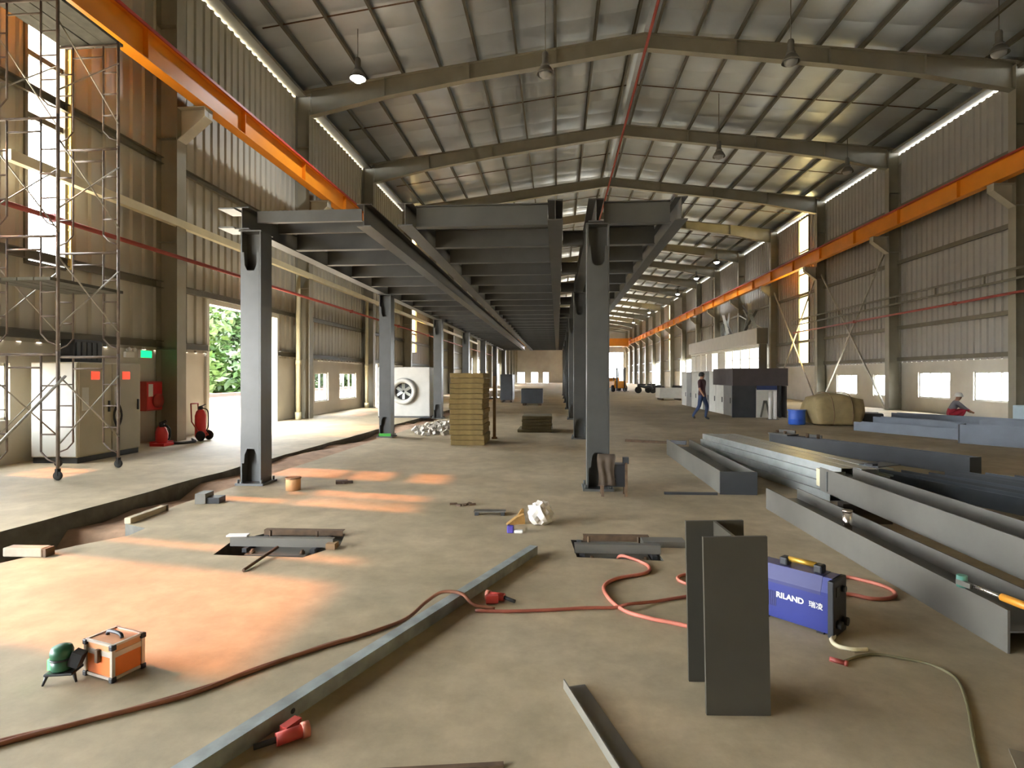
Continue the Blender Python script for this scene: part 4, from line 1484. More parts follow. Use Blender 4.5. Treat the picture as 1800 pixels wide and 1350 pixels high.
for s in (-1, 1):
    q = MB(); q.box(s * 0.14 - 0.02, s * 0.14 + 0.02, -0.05, 0.05, 0.0, 0.035); q.build('foot', M_DARKSTEEL, t)
t = thing('cable_drum', 'small tan cardboard drum near the front left column', 'drum', (-3.47, 7.24, 0))
q = MB(); q.lathe([(0.0, 0.0), (0.095, 0.0), (0.095, 0.17), (0.075, 0.17), (0.07, 0.06), (0.0, 0.06)], n=20); q.build('drum_body', mat('cardboard', (196, 150, 104), 0.8, 0, 0.1, 8), t)
q = MB(); q.lathe([(0.097, 0.15), (0.101, 0.155), (0.101, 0.168), (0.097, 0.17)], n=20); q.build('rim', MATS['timber'], t)
t = thing('work_glove', 'dark crumpled glove on the floor right of the cardboard drum', 'glove', (-3.0, 7.72, 0), 0.4)
q = MB(); q.obox((0, 0, 0.025), (0.16, 0.09, 0.04), (0.05, 0, 0))
for k in range(4):
    q.cyl((0.07, -0.035 + 0.024 * k, 0.02), (0.15, -0.04 + 0.028 * k, 0.015), 0.012, 6)
q.cyl((0.0, -0.04, 0.02), (0.05, -0.085, 0.015), 0.012, 6); q.build('fabric', mat('glove_cloth', (84, 66, 54), 0.9, 0, 0.2, 10), t)
t = thing('concrete_block', 'dark steel block sitting on the trench edge before the left column', 'block', (-4.12, 6.45, 0), 0.1)
q = MB(); q.box(-0.12, 0.0, -0.1, 0.1, 0, 0.12); q.build('upright', M_STEEL, t)
q = MB(); q.box(0.0, 0.15, -0.08, 0.08, 0, 0.07); q.build('toe', M_BLACK, t)
t = thing('kerb_stone', 'pale concrete kerb piece lying on the trench edge at far left', 'kerb', (-4.40, 4.42, 0), 0.03)
q = MB(); q.bbox(-0.19, 0.15, -0.05, 0.05, 0, 0.075, 0.01); q.build('block', mat('kerb_concrete', (160, 148, 130), 0.9, 0, 0.12, 8), t)
q = MB(); q.box(0.152, 0.18, -0.045, 0.045, 0, 0.07); q.build('dark_end', M_RUST, t)
t = thing('timber_batten', 'pale timber batten lying along the trench edge', 'batten', (-4.36, 5.72, 0), math.atan2(0.45, -0.02))
q = MB(); q.bbox(-0.28, 0.28, -0.035, 0.035, 0, 0.06, 0.006); q.build('stick', mat('pale_timber', (170, 156, 132), 0.85, 0, 0.15, 9), t)
q = MB(); q.box(0.28, 0.31, -0.04, 0.04, 0, 0.065); q.build('end_plate', M_RUST, t)
t = thing('floor_bits', 'small scatter of brown scraps at the end of the sunlit strip', 'debris', (-1.05, 6.55, 0))
random.seed(9)
for k in range(6):
    q = MB(); q.obox((random.uniform(-0.16, 0.16), random.uniform(-0.08, 0.08), 0.012), (random.uniform(0.03, 0.09), 0.025, 0.022), (0, 0, random.uniform(0, 3))); q.build('scrap', M_RUST, t)

# tool stand with jacket at the foot of the front right column
t = thing('tool_stand', 'dark tool box on legs with a brown jacket over it at the right column foot', 'tool stand', (0.69, 7.25, 0))
q = MB(); q.bbox(-0.13, 0.16, -0.1, 0.1, 0.12, 0.40, 0.012); q.build('box', M_BLACK, t)
for sx in (-0.13, 0.16):
    for sy in (-0.09, 0.09):
        q = MB(); q.box(sx - 0.016, sx + 0.016, sy - 0.016, sy + 0.016, 0.0, 0.42); q.build('leg', M_RUST, t)
q = MB(); q.box(0.13, 0.20, -0.04, 0.04, 0.40, 0.48); q.build('clamp', M_DARKSTEEL, t)
q = MB(); q.lathe([(0.0, 0.0), (0.012, 0.0), (0.018, 0.01), (0.0, 0.014)], (0.02, -0.1, 0.22), 12, 'Y'); q.build('badge', M_STEEL, t)
bmx = bmesh.new()
gx, gy = 10, 16
vs = []
for j in range(gy + 1):
    v_ = j / gy
    row = []
    for i in range(gx + 1):
        u_ = i / gx
        x = -0.19 + 0.21 * u_ + 0.01 * math.sin(9 * v_ + 2 * u_)
        fold = 0.014 * math.sin(14 * u_ + 3 * v_)
        if v_ < 0.55:
            yy, z = -0.112 - 0.012 + fold, 0.14 + 0.33 * (v_ / 0.55)
        else:
            w_ = (v_ - 0.55) / 0.45
            yy, z = -0.112 + 0.2 * w_ + 0.5 * fold, 0.47 + 0.06 * math.sin(PI * w_) - 0.02 * w_
        row.append(bmx.verts.new((x, yy, z)))
    vs.append(row)
for j in range(gy):
    for i in range(gx):
        f = bmx.faces.new([vs[j][i], vs[j][i + 1], vs[j + 1][i + 1], vs[j + 1][i]]); f.smooth = True
bmesh.ops.solidify(bmx, geom=bmx.faces[:], thickness=0.01)
me = bpy.data.meshes.new('jacket'); bmx.to_mesh(me); bmx.free()
put('jacket', me, mat('jacket_cloth', (112, 98, 84), 0.9, 0, 0.15, 8), t)['label'] = 'brown cloth jacket'


# ================================================================== steel members stacked at the right
def hbeam_lying(name, label, p0, p1, z0, depth, width, m, group, tf=0.014, tw=0.01, ends=(), cat='steel beam'):
    """H beam on its side: web flat, flanges upright; p0 -> p1 centre line; z0 = underside"""
    p0, p1 = Vector((p0[0], p0[1], 0)), Vector((p1[0], p1[1], 0))
    d = p1 - p0
    t = thing(name, label, cat, (p0.x, p0.y, z0), math.atan2(d.y, d.x) - PI / 2, group)
    L = d.length
    for s in (-1, 1):
        q = MB(); q.box(s * depth / 2 - tf / 2, s * depth / 2 + tf / 2, 0, L, 0, width); q.build('flange', m, t)
    q = MB(); q.box(-depth / 2 + tf / 2, depth / 2 - tf / 2, 0, L, width / 2 - tw / 2, width / 2 + tw / 2); q.build('web', m, t)
    for e in ends:
        y = 0 if e == 0 else L
        q = MB(); q.box(-depth / 2 - 0.02, depth / 2 + 0.02, y - 0.012, y + 0.012, 0.0, width); q.build('end_plate', M_DARKSTEEL, t)
    return t


GB = 'primed steel beams lying on the right of the floor'
b1 = hbeam_lying('steel_beam', 'long grey H-beam lying nearest the camera on the right', (2.60, 3.28), (2.53, 6.65), 0.0, 0.34, 0.235, M_STEEL, GB)
b2 = hbeam_lying('steel_beam', 'grey H-beam propped behind the nearest one on the right', (3.13, 2.6), (3.17, 6.75), 0.20, 0.36, 0.26, M_STEEL, GB, ends=())
q = MB(); q.box(-0.2, 0.0, 3.95, 3.97, 0.02, 0.24); q.build('stiffener', M_MEZZ2, b2)
q = MB(); q.box(-0.14, -0.08, 4.15, 4.35, 0.02, 0.22); q.build('splice_plate', M_CREAM, b2)
for (y, lab) in ((3.2, 'dark timber bearer under the propped H-beam, near end'), (6.1, 'dark timber bearer under the propped H-beam, far end')):
    t = thing('timber_bearer', lab, 'bearer', (3.14, y, 0), 0.0, 'bearers under the propped beam')
    for z in (0, 0.1):
        q = MB(); q.box(-0.24, 0.24, -0.06, 0.06, z, z + 0.099); q.build('baulk', mat('dark_timber', (62, 54, 44), 0.9, 0, 0.2, 8), t)
hbeam_lying('steel_beam', 'short grey H-beam with a dark end plate beyond the nearest beam', (2.28, 7.40), (2.30, 11.1), 0.0, 0.42, 0.29, M_STEEL, GB, ends=(0,))
t = thing('steel_bolt', 'shiny steel pin standing on the nearest H-beam', 'pin', (2.53, 5.20, 0.1225))
q = MB(); q.cyl((0, 0, 0), (0, 0, 0.19), 0.038, 18); q.build('shank', mat('bright_steel', (206, 198, 186), 0.2, 0.9, 0.05, 10), t)
q = MB(); q.cyl((0, 0, 0.19), (0, 0, 0.205), 0.042, 18); q.build('head', MATS['bright_steel'], t)
t = thing('hand_tool', 'hand tool with teal head and amber handle lying on the nearest beam', 'tool', (2.42, 3.62, 0.235), math.atan2(-0.34, 0.08))
q = MB(); q.cyl((0.06, 0, 0.03), (0.24, 0, 0.03), 0.012, 10); q.build('shaft', MATS['bright_steel'], t)
q = MB(); q.cyl((0.24, 0, 0.03), (0.42, 0, 0.03), 0.022, 12); q.build('grip', mat('amber_handle', (204, 138, 44), 0.4, 0, 0.08, 8), t)
q = MB(); q.cyl((0.0, 0.0, 0.0), (0.0, 0.0, 0.07), 0.028, 12); q.build('head', mat('teal_plastic', (86, 140, 124), 0.4, 0, 0.08, 8), t)
q = MB(); q.obox((0.03, -0.015, 0.03), (0.09, 0.025, 0.03)); q.build('jaw', M_STEEL, t)

# galvanised C purlins in a bundle
cm = MB(); cm.channel(4.1, 0.098, 0.19, 0.004, 'Y', (-0.095, 0, 0), 1, 0.015); cm = cm.mesh('channel'); cm.materials.append(M_GALV)
random.seed(2)
names_row = ['left', 'middle', 'right']
for k in range(4):
    for j in range(3):
        o = put('galvanised_purlin', cm, M_GALV, None, (3.34 + 0.215 * j + 0.045 * k + random.uniform(-0.006, 0.006), 7.02 + random.uniform(-0.12, 0.1) + 0.05 * k, 0.1 * k), (0, 0, 0.15))
        tag(o, 'galvanised C-section purlin in the bundle, %s column, %s layer from the floor' % (names_row[j], ORD[k]), 'steel channel', 'galvanised purlins in the bundle')
t = thing('steel_plate', 'flat dark steel plate lying over the purlin bundle end', 'steel plate', (3.95, 7.35, 0.402), 0.5)
q = MB(); q.box(-0.2, 0.22, -0.12, 0.12, 0, 0.012); q.build('sheet', M_DARKSTEEL, t)
q = MB(); q.box(-0.2, -0.1, -0.05, 0.05, 0.012, 0.03); q.build('tab', M_BLACK, t)

# dark members fanned out further right
GD = 'dark steel members fanned out on the right'
for k in range(6):
    x0, y0 = 4.42 + 0.34 * k, 8.5 - 0.05 * k
    hbeam_lying('steel_member', 'dark steel member lying flat behind the beams, %s from the left' % ORD[k], (x0, y0), (x0 + 1.55 + 0.05 * k, y0 - 4.6), 0.0, 0.22, 0.19 - 0.02 * (k % 3), M_DARKSTEEL if k % 2 else mat('slate_steel', (70, 76, 80), 0.45, 0.25, 0.15, 4), GD, 0.01, 0.008)
bt = hbeam_lying('steel_member', 'long dark steel box member lying on the floor with end plates', (4.62, 12.6), (6.30, 9.15), 0.0, 0.24, 0.27, M_DARKSTEEL, GD, 0.012, 0.01, ends=(1,))
q = MB(); q.box(-0.16, 0.16, 0.0, 0.5, 0.27, 0.30); q.build('gusset', M_MEZZ, bt)
q = MB(); q.box(-0.17, -0.14, 0.0, 0.42, 0.0, 0.36); q.build('end_cleat', M_STEEL, bt)
q = MB(); q.box(-0.17, -0.14, 0.75, 1.05, 0.0, 0.32); q.build('end_cleat', M_STEEL, bt)
for yy in (0.1, 0.3, 0.85, 1.1):
    q = MB(); q.cyl((0, yy, 0.27), (0, yy, 0.35), 0.03, 8); q.build('bolt', M_RUST, bt)
t = thing('steel_bar', 'long dark steel bar on the floor beyond the short beam', 'steel bar', (1.55, 13.2, 0), math.atan2(-0.35, 0.95))
q = MB(); q.box(0, 1.0, -0.04, 0.04, 0, 0.05); q.build('bar', M_RUST, t)
q = MB(); q.box(1.0, 1.35, -0.06, 0.06, 0, 0.08); q.build('shoe', M_DARKSTEEL, t)
t = thing('steel_bar', 'thin dark bar on the floor between right column and short beam', 'steel bar', (1.35, 7.35, 0), 0.02)
q = MB(); q.box(0, 0.66, -0.02, 0.02, 0, 0.03); q.build('bar', M_DARKSTEEL, t)

# background beams towards the right wall
GR = 'blue-grey steel beams stored before the right wall'
M_BG = mat('blue_grey_steel', (100, 106, 114), 0.5, 0.1, 0.1, 3)
hbeam_lying('stored_beam', 'large blue-grey steel beam cut by the right picture edge', (9.1, 13.6), (12.6, 9.3), 0.0, 0.40, 0.42, M_BG, GR, ends=(0,))
hbeam_lying('stored_beam', 'second blue-grey beam lying behind the large one at the right edge', (10.2, 14.6), (14.0, 10.9), 0.0, 0.40, 0.45, M_BG, GR)
for k, (xa, ya, xb, yb, z, lab) in enumerate([(8.3, 16.5, 9.5, 14.2, 0.0, 'blue-grey beam at the front of the stored row before the windows'),
                                             (9.3, 17.4, 10.4, 14.6, 0.0, 'blue-grey beam in the middle of the stored row before the windows'),
                                             (10.2, 18.4, 11.5, 15.0, 0.0, 'blue-grey beam at the back of the stored row before the windows'),
                                             (10.9, 19.4, 12.9, 16.0, 0.0, 'blue-grey beam nearest the right wall windows')]):
    hbeam_lying('stored_beam', lab, (xa, ya), (xb, yb), z, 0.30, 0.24 + 0.08 * (k % 2), M_BG, GR)
t = thing('dark_bale', 'dark grey bundle lying right of the tarpaulin load', 'bundle', (9.62, 18.6, 0))
q = MB(); q.bbox(-0.32, 0.32, -0.4, 0.4, 0, 0.36, 0.05); q.build('bundle', M_DARKSTEEL, t)
q = MB(); q.box(-0.33, 0.33, -0.05, 0.05, 0, 0.37); q.build('strap', M_STEEL, t)
t = thing('pale_box', 'pale blue crate beside the stored beams under the window', 'box', (13.6, 17.2, 0))
q = MB(); q.bbox(-0.45, 0.35, -0.4, 0.4, 0.05, 0.66, 0.02); q.build('body', mat('pale_blue_box', (178, 196, 204), 0.6, 0, 0.05, 4), t)
q = MB(); q.box(-0.47, 0.37, -0.42, 0.42, 0, 0.05); q.build('pallet', M_DARKSTEEL, t)

# tarpaulin-covered load
random.seed(8)
t = thing('tarpaulin_load', 'khaki tarpaulin tied over a bulky load', 'covered load', (8.48, 18.3, 0))
bmx = bmesh.new()
bmesh.ops.create_cube(bmx, size=1.0)
bmesh.ops.subdivide_edges(bmx, edges=bmx.edges[:], cuts=9, use_grid_fill=True)
for v in bmx.verts:
    c = v.co.copy()
    rr = max(abs(c.x), abs(c.y)) * 2
    n = c.normalized()
    c = c.lerp(n * 0.56, 0.35)
    z = (c.z + 0.5) * 0.95
    k_ = 1.0 + 0.05 * math.sin(11 * c.x + 3 * c.z) + 0.05 * math.cos(13 * c.y - 5 * c.z) + random.uniform(-0.012, 0.012)
    v.co = Vector((c.x * 1.42 * k_, c.y * 1.2 * k_, max(0.0, z * (0.95 + 0.07 * math.sin(5 * c.x + 2)))))
for f in bmx.faces:
    f.smooth = True
me = bpy.data.meshes.new('tarpaulin'); bmx.to_mesh(me); bmx.free()
put('tarpaulin', me, mat('khaki_tarp', (150, 132, 92), 0.85, 0, 0.15, 5, 0.3, 12), t)
for x in (-0.3, 0.25):
    q = MB(); q.tube(smooth_path([(x, -0.68, 0.05), (x, -0.72, 0.45), (x, -0.5, 0.9), (x, 0.0, 1.0), (x, 0.5, 0.9), (x, 0.7, 0.4)], 5), 0.014, 6); q.build('rope', MATS['timber'], t)
t = thing('blue_drum', 'small open blue plastic drum left of the tarpaulin load', 'drum', (7.40, 18.3, 0))
q = MB(); q.lathe([(0.0, 0.0), (0.23, 0.0), (0.245, 0.03), (0.245, 0.16), (0.255, 0.18), (0.245, 0.20), (0.245, 0.40), (0.255, 0.44), (0.235, 0.45), (0.225, 0.1), (0.0, 0.1)], n=24); q.build('drum_body', mat('drum_blue', (40, 84, 176), 0.45, 0, 0.08, 6), t)
q = MB(); q.lathe([(0.257, 0.43), (0.265, 0.435), (0.265, 0.46), (0.257, 0.465)], n=24); q.build('rim', MATS['drum_blue'], t)
t = thing('white_bollard', 'pair of white upright pipes before the dark booth', 'post', (7.4, 20.3, 0))
for s in (-1, 1):
    q = MB(); q.cyl((s * 0.075, 0, 0.02), (s * 0.075, 0, 0.98), 0.06, 14); q.build('pipe', M_WHITE, t)
q = MB(); q.box(-0.18, 0.18, -0.1, 0.1, 0, 0.02); q.build('foot_plate', M_STEEL, t)

# ------------------------------------------------------------------ dark booth with pale lockers
t = thing('work_booth', 'dark roofed work booth with pale side panels on the right', 'booth', (7.25, 21.1, 0))
M_BOOTH = mat('booth_brown', (74, 66, 64), 0.7, 0, 0.12, 3)
q = MB(); q.box(-0.95, 0.98, 0.0, 2.6, 1.15, 1.78); q.build('roof_fascia', M_BOOTH, t)
q = MB(); q.box(0.9, 0.95, 0.03, 8.6, 0, 1.14); q.build('rear_panel', M_BOOTH, t)
q = MB(); q.box(-0.1, 0.62, 0.06, 0.1, 0.0, 1.05); q.build('white_panel', M_WHITESTEEL, t)
q = MB(); q.box(-0.1, 0.62, 0.05, 0.055, 1.0, 1.2); q.build('blue_banner', mat('navy_banner', (46, 62, 106), 0.6, 0, 0.1, 4), t)
q = MB(); q.box(-0.9, -0.12, 0.06, 0.12, 0.0, 1.15); q.build('dark_panel', M_DARKSTEEL, t)
for x in (-0.92, 0.72):
    q = MB(); q.box(x - 0.04, x + 0.04, 0.02, 0.1, 0, 1.15); q.build('post', M_DARKSTEEL, t)
q = MB(); q.prism([(0.02, 0.02), (0.14, 0.62), (0.26, 0.62), (0.38, 0.02), (0.32, 0.02), (0.22, 0.52), (0.18, 0.52), (0.08, 0.02)], 'Y', 0.02, 0.05); q.build('easel', M_STEEL, t)
for k in range(8):
    q = MB(); q.bbox(-0.93, -0.80, 0.2 + k * 1.04, 1.2 + k * 1.04, 0.04, 1.15 if k < 2 else 1.7, 0.01); d = q.build('side_panel', M_WHITESTEEL if k % 3 else M_STEEL, t)
    q = MB(); q.box(-0.95, -0.93, 0.3 + k * 1.04, 0.36 + k * 1.04, 0.5, 0.7); q.build('handle', M_BLACK, d)

# ------------------------------------------------------------------ office built against the right wall
OX, OY0, OY1 = 13.85, 40.9, 61.5
t = thing('site_office', 'pale glazed office block with deep fascia against the right wall', 'office', (OX, OY0, 0))
L = OY1 - OY0
q = MB(); q.box(0.0, 0.74, 0, L, 3.75, 4.85); q.build('fascia', mat('fascia_grey', (182, 178, 166), 0.6, 0, 0.06, 2), t)
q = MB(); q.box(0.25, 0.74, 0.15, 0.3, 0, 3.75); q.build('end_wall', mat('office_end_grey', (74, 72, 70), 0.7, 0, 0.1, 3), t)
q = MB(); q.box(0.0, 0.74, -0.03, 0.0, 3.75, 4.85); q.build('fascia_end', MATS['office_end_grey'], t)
q = MB(); q.box(0.25, 0.35, 0.3, L, 0.0, 1.3); q.build('sill_wall', M_WHITE, t)
q = MB(); q.box(0.2, 0.3, 0.2, L, 3.55, 3.75); q.build('head_rail', M_WHITE, t)
GL = emit('lit_office_pane', (255, 253, 244), 1.6)
for k in range(10):
    y = 0.35 + k * 2.05
    q = MB(); q.box(0.26, 0.34, y - 0.07, y + 0.07, 1.3, 3.55); q.build('mullion', M_WHITE, t)
    q = MB(); q.box(0.30, 0.31, y + 0.08, y + 1.96, 1.35, 3.5); pn = q.build('lit_pane', GL if k in (0, 1, 2, 3, 5) else M_WHITE, t)
    q = MB(); q.box(0.285, 0.325, y + 0.07, y + 1.97, 2.75, 2.8); q.build('transom', M_WHITE, pn)
random.seed(31)
for k, lab in enumerate(['pile of bent pale steel offcuts on the office roof, front', 'pile of grey sheet offcuts on the office roof, rear']):
    t = thing('offcut_pile', lab, 'scrap', (14.22, 43.2 + 5.8 * k, 4.86), 0, 'offcut piles on the office roof')
    for j in range(9):
        a = random.uniform(-0.7, 0.7)
        q = MB(); q.bar((random.uniform(-0.35, 0.35), random.uniform(-1.6, 1.2), 0.04), (random.uniform(-0.4, 0.4), random.uniform(-1.2, 1.6), random.uniform(0.7, 2.0)), random.uniform(0.1, 0.35), 0.02); q.build('strip', [M_GALV, M_STEEL, M_WHITESTEEL][j % 3], t)

# ================================================================== far clutter
t = thing('forklift', 'yellow-orange forklift parked far down the hall', 'forklift', (5.6, 55.0, 0), 0.3)
M_YEL = mat('forklift_yellow', (224, 150, 30), 0.45, 0, 0.08, 4)
q = MB(); q.bbox(-0.6, 0.6, -1.0, 0.9, 0.35, 1.05, 0.08); q.build('body', M_YEL, t)
q = MB(); q.bbox(-0.58, 0.58, 0.5, 1.15, 0.4, 1.35, 0.1); q.build('counterweight', M_YEL, t)
for sx in (-0.5, 0.5):
    for sy in (-0.6, 0.7):
        q = MB(); q.box(sx - 0.04, sx + 0.04, sy - 0.04, sy + 0.04, 1.0, 2.1); q.build('guard_post', M_BLACK, t)
        q = MB(); q.lathe([(0.0, -0.12), (0.3, -0.12), (0.33, 0), (0.3, 0.12), (0.0, 0.12)], (sx * 1.2, sy * 1.1, 0.33), 16, 'X'); q.build('wheel', M_RUBBER, t)
    q = MB(); q.box(sx * 0.8 - 0.05, sx * 0.8 + 0.05, -1.15, -1.0, 0.1, 2.3); q.build('mast', M_DARKSTEEL, t)
    q = MB(); q.box(sx * 0.6 - 0.06, sx * 0.6 + 0.06, -2.1, -1.15, 0.08, 0.13); q.build('fork', M_DARKSTEEL, t)
q = MB(); q.box(-0.56, 0.56, -0.66, 0.76, 2.1, 2.16); q.build('roof', M_BLACK, t)
for (x, y, rz, lab) in ((9.0, 42.0, 1.2, 'parked dark motorbike nearest on the far right floor'), (7.6, 50.0, 1.5, 'parked dark motorbike farther along the right floor'), (8.6, 51.0, 1.3, 'parked motorbike beside the farther one')):
    t = thing('motorbike', lab, 'motorbike', (x, y, 0), rz, 'parked motorbikes')
    for yy in (-0.62, 0.62):
        q = MB(); q.lathe([(0.20, -0.05), (0.28, -0.04), (0.30, 0), (0.28, 0.04), (0.20, 0.05)], (0, yy, 0.30), 16, 'X'); q.build('wheel', M_RUBBER, t)
    q = MB(); q.tube(smooth_path([(0, -0.6, 0.35), (0, -0.35, 0.6), (0, 0.0, 0.55), (0, 0.3, 0.62), (0, 0.7, 0.72)], 4), 0.13, 8); q.build('body', M_DARKSTEEL, t)
    q = MB(); q.bbox(-0.11, 0.11, 0.0, 0.6, 0.70, 0.82, 0.03); q.build('seat', M_BLACK, t)
    q = MB(); q.cyl((0, -0.64, 0.3), (0, -0.42, 1.0), 0.04, 8); q.cyl((-0.32, -0.42, 1.0), (0.32, -0.42, 1.0), 0.02, 8); q.build('fork_and_handlebar', M_STEEL, t)
for (x, y, w_, h_, m_, lab) in ((7.0, 36.5, 1.4, 0.75, M_WHITESTEEL, 'pale sheet metal stack right of the forklift'), (2.0, 47.0, 1.2, 1.1, M_DARKSTEEL, 'dark crate far under the mezzanine edge'), (-2.9, 33.0, 0.7, 1.6, M_DARKSTEEL, 'dark machine far under the mezzanine on the left'), (5.4, 66.0, 2.4, 1.2, M_WHITESTEEL, 'white machine at the far end of the open floor')):
    t = thing('storage_crate', lab, 'crate', (x, y, 0))
    q = MB(); q.bbox(-w_ / 2, w_ / 2, -0.8, 0.8, 0.12, h_, 0.03); q.build('body', m_, t)
    for s in (-1, 1):
        q = MB(); q.box(s * w_ * 0.38 - 0.06, s * w_ * 0.38 + 0.06, -0.8, 0.8, 0, 0.12); q.build('skid', M_RUST, t)


# ================================================================== people
def person(label, loc, rz, J, R, mats_by_edge, hat=None):
    """J: joint positions, body grown as one skin; R radii; mats decided by region function"""
    t = thing('person', label, 'person', loc, rz)
    names = list(J)
    me = bpy.data.meshes.new('body')
    E = [('pelvis', 'chest'), ('chest', 'neck'), ('neck', 'head'), ('head', 'crown'),
         ('chest', 'shl'), ('shl', 'ell'), ('ell', 'wrl'), ('wrl', 'hal'), ('chest', 'shr'), ('shr', 'elr'), ('elr', 'wrr'), ('wrr', 'har'),
         ('pelvis', 'hil'), ('hil', 'knl'), ('knl', 'anl'), ('anl', 'tol'), ('pelvis', 'hir'), ('hir', 'knr'), ('knr', 'anr'), ('anr', 'tor')]
    me.from_pydata([J[n] for n in names], [(names.index(a), names.index(b)) for a, b in E], [])
    o = bpy.data.objects.new('body_tmp', me)
    COL.objects.link(o)
    sk = o.modifiers.new('skin', 'SKIN')
    sk.use_smooth_shade = True
    for i, n in enumerate(names):
        r = R[n]
        me.skin_vertices[0].data[i].radius = (r, r) if not isinstance(r, tuple) else r
    me.skin_vertices[0].data[names.index('pelvis')].use_root = True
    o.modifiers.new('sub', 'SUBSURF').levels = 2
    dg = bpy.context.evaluated_depsgraph_get()
    m2 = bpy.data.meshes.new_from_object(o.evaluated_get(dg))
    bpy.data.objects.remove(o)
    mats, fn = mats_by_edge
    m2.materials.clear()
    for m_ in mats:
        m2.materials.append(m_)
    for p in m2.polygons:
        p.material_index = fn(p.center)
        p.use_smooth = True
    put('body', m2, None, t)
    return t


M_SKIN = mat('skin', (164, 118, 92), 0.6, 0, 0.05, 10)
M_SHIRT = mat('maroon_shirt', (70, 40, 44), 0.85, 0, 0.12, 8)
M_JEANS = mat('blue_jeans', (52, 66, 96), 0.85, 0, 0.12, 8)
M_HAIR = mat('black_hair', (24, 20, 19), 0.6, 0, 0.2, 20)
J = {'pelvis': (0, 0, 0.88), 'chest': (0, 0.0, 1.22), 'neck': (0, 0.01, 1.40), 'head': (0, -0.02, 1.50), 'crown': (0, -0.02, 1.60),
     'shl': (0.17, 0, 1.32), 'ell': (0.23, 0.08, 1.07), 'wrl': (0.22, -0.02, 0.86), 'hal': (0.21, -0.05, 0.77),
     'shr': (-0.17, 0, 1.32), 'elr': (-0.23, -0.02, 1.06), 'wrr': (-0.22, -0.14, 0.88), 'har': (-0.21, -0.18, 0.80),
     'hil': (0.09, 0, 0.82), 'knl': (0.10, -0.14, 0.47), 'anl': (0.10, -0.08, 0.09), 'tol': (0.11, -0.22, 0.04),
     'hir': (-0.09, 0, 0.82), 'knr': (-0.10, 0.05, 0.46), 'anr': (-0.10, 0.28, 0.14), 'tor': (-0.10, 0.20, 0.04)}
R = {'pelvis': (0.14, 0.11), 'chest': (0.16, 0.11), 'neck': 0.055, 'head': 0.085, 'crown': 0.07, 'shl': 0.07, 'ell': 0.045, 'wrl': 0.032, 'hal': 0.035,
     'shr': 0.07, 'elr': 0.045, 'wrr': 0.032, 'har': 0.035, 'hil': 0.09, 'knl': 0.065, 'anl': 0.045, 'tol': 0.04, 'hir': 0.09, 'knr': 0.065, 'anr': 0.045, 'tor': 0.04}


def reg_stand(c):
    if c.z > 1.39: return 0
    if abs(c.x) > 0.165 and c.z < 1.10: return 0
    if c.z > 0.86: return 1
    if c.z > 0.10: return 2
    return 3


pt = person('person walking in a dark maroon shirt and blue jeans on the right floor', (4.92, 19.9, 0), 0.9, J, R, ((M_SKIN, M_SHIRT, M_JEANS, M_RUBBER), reg_stand))
q = MB(); q.lathe([(0.0, 0.13), (0.06, 0.115), (0.095, 0.06), (0.1, 0.0), (0.092, -0.03), (0.0, 0.0)], (0, 0.012, 1.515), 16); q.build('hair', M_HAIR, pt)

J2 = {'pelvis': (0, 0.10, 0.30), 'chest': (0, -0.06, 0.58), 'neck': (0, -0.12, 0.74), 'head': (0, -0.17, 0.82), 'crown': (0, -0.18, 0.92),
      'shl': (0.17, -0.1, 0.67), 'ell': (0.24, -0.28, 0.50), 'wrl': (0.16, -0.44, 0.40), 'hal': (0.14, -0.52, 0.36),
      'shr': (-0.17, -0.1, 0.67), 'elr': (-0.24, -0.28, 0.50), 'wrr': (-0.16, -0.44, 0.40), 'har': (-0.14, -0.52, 0.36),
      'hil': (0.10, 0.06, 0.27), 'knl': (0.18, -0.30, 0.46), 'anl': (0.15, -0.08, 0.09), 'tol': (0.16, -0.24, 0.04),
      'hir': (-0.10, 0.06, 0.27), 'knr': (-0.18, -0.30, 0.46), 'anr': (-0.15, -0.08, 0.09), 'tor': (-0.16, -0.24, 0.04)}


def reg_crouch(c):
    if c.z > 0.73: return 0
    if c.y < -0.36 and c.z < 0.46 and abs(c.x) < 0.24 and c.z > 0.30 and c.y < -0.38: return 0
    if c.z > 0.47: return 1
    if c.z > 0.10: return 2
    return 3


pc_ = person('crouching person in grey shirt, red trousers and white helmet before the right window', (12.35, 18.9, 0), 1.2, J2, R, ((M_SKIN, mat('grey_shirt', (120, 118, 122), 0.85, 0, 0.1, 8), mat('red_trousers', (176, 44, 60), 0.85, 0, 0.1, 8), M_RUBBER), reg_crouch))
q = MB(); q.lathe([(0.0, 0.12), (0.07, 0.105), (0.105, 0.05), (0.11, 0.0), (0.14, -0.01), (0.14, -0.018), (0.0, -0.01)], (0, -0.165, 0.875), 18); q.build('helmet', M_WHITE, pc_)


# ================================================================== outside: barrier and trees
t = thing('road_barrier', 'low white kerb wall with a red band outside the doorway', 'barrier', (-16.0, 10.0, -0.04))
q = MB(); q.box(-0.15, 0.15, 0, 60, 0, 0.55); q.build('wall', M_WHITE, t)
q = MB(); q.box(-0.18, 0.18, 0, 60, 0.55, 0.72); q.build('red_band', mat('band_red', (92, 22, 22), 0.6, 0, 0.1, 3), t)
LEAF = [mat('leaf_a', (38, 64, 16), 0.6, 0, 0.25, 2), mat('leaf_b', (28, 52, 16), 0.6, 0, 0.25, 2), mat('leaf_c', (52, 74, 22), 0.6, 0, 0.25, 2)]
M_BARK = mat('bark', (96, 80, 62), 0.9, 0, 0.2, 6)


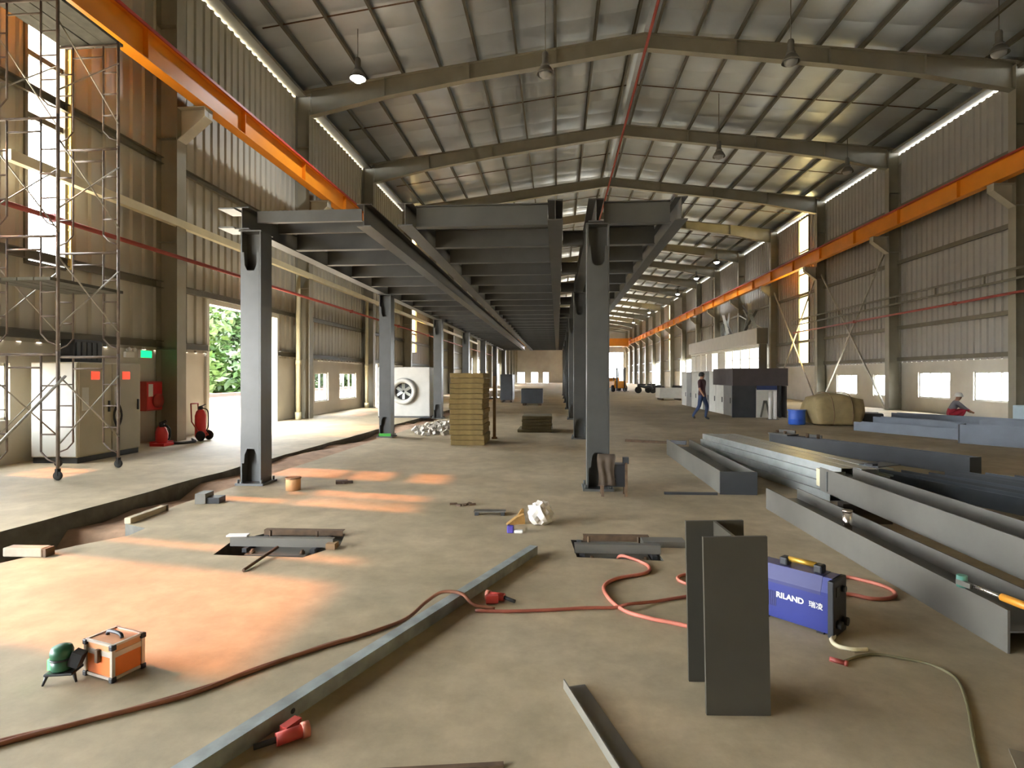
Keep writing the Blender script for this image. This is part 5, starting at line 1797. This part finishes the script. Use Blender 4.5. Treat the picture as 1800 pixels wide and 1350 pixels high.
def tree(loc, label, h, r, low, nleaf, mi, seed):
    rnd = random.Random(seed)
    t = thing('leafy_tree', label, 'tree', loc, 0, 'trees outside the left wall')
    q = MB(); q.tube(smooth_path([(0, 0, 0), (0.1, 0.05, h * 0.3), (-0.05, 0.1, h * 0.6), (0.05, 0, h * 0.85)], 4), 0.14, 8, True, None)
    for k in range(6):
        a = k * 1.05 + rnd.random()
        z = h * (0.3 + 0.09 * k)
        q.cyl((0, 0, z), (math.cos(a) * r * 0.7, math.sin(a) * r * 0.7, z + h * 0.15), 0.05, 6, 0.02)
    q.build('trunk', M_BARK, t)
    vs, fs = [], []
    cl = [(rnd.uniform(-1, 1) * r * 0.65, rnd.uniform(-1, 1) * r * 0.65, rnd.uniform(low, h), rnd.uniform(0.35, 0.6) * r) for _ in range(16)]
    for k in range(nleaf):
        c = cl[k % 16]
        d = Vector((rnd.gauss(0, 1), rnd.gauss(0, 1), rnd.gauss(0, 1))).normalized() * c[3] * rnd.random() ** 0.4
        p = Vector(c[:3]) + d
        if p.z < 0.1: p.z = 0.1 + rnd.random() * 0.4
        a = Vector((rnd.gauss(0, 1), rnd.gauss(0, 1), rnd.gauss(0, 0.6))).normalized()
        b_ = a.orthogonal().normalized()
        s_ = rnd.uniform(0.2, 0.42)
        i = len(vs)
        vs += [p - a * s_, p + b_ * s_ * 0.45, p + a * s_, p - b_ * s_ * 0.45]
        fs.append((i, i + 1, i + 2, i + 3))
    me = bpy.data.meshes.new('foliage'); me.from_pydata(vs, [], fs)
    stuff(put('foliage', me, LEAF[mi], t))
    return t


tree((-25.0, 36.0, -0.04), 'yellow-green bushy tree left in the doorway view', 6.0, 3.2, 0.6, 5200, 2, 1)
tree((-27.0, 43.0, -0.04), 'tall mid-green tree in the middle of the doorway view', 9.5, 3.8, 1.0, 6500, 0, 2)
tree((-25.0, 52.0, -0.04), 'green tree right in the doorway view behind the front left column', 9.0, 3.8, 1.0, 6000, 1, 3)
tree((-36.0, 47.0, -0.04), 'dark green tree in the second row beyond the doorway', 12.0, 4.5, 2.0, 6500, 1, 4)
tree((-22.0, 38.0, -0.04), 'low leafy bush at the foot of the trees in the doorway view', 2.6, 2.4, 0.2, 3500, 0, 8)
tree((-24.0, 60.5, -0.04), 'green tree seen through the left wall windows', 7.0, 3.5, 0.8, 5000, 0, 5)
tree((-26.0, 70.0, -0.04), 'farther green tree seen through the left wall windows', 8.0, 3.8, 0.8, 5000, 2, 6)
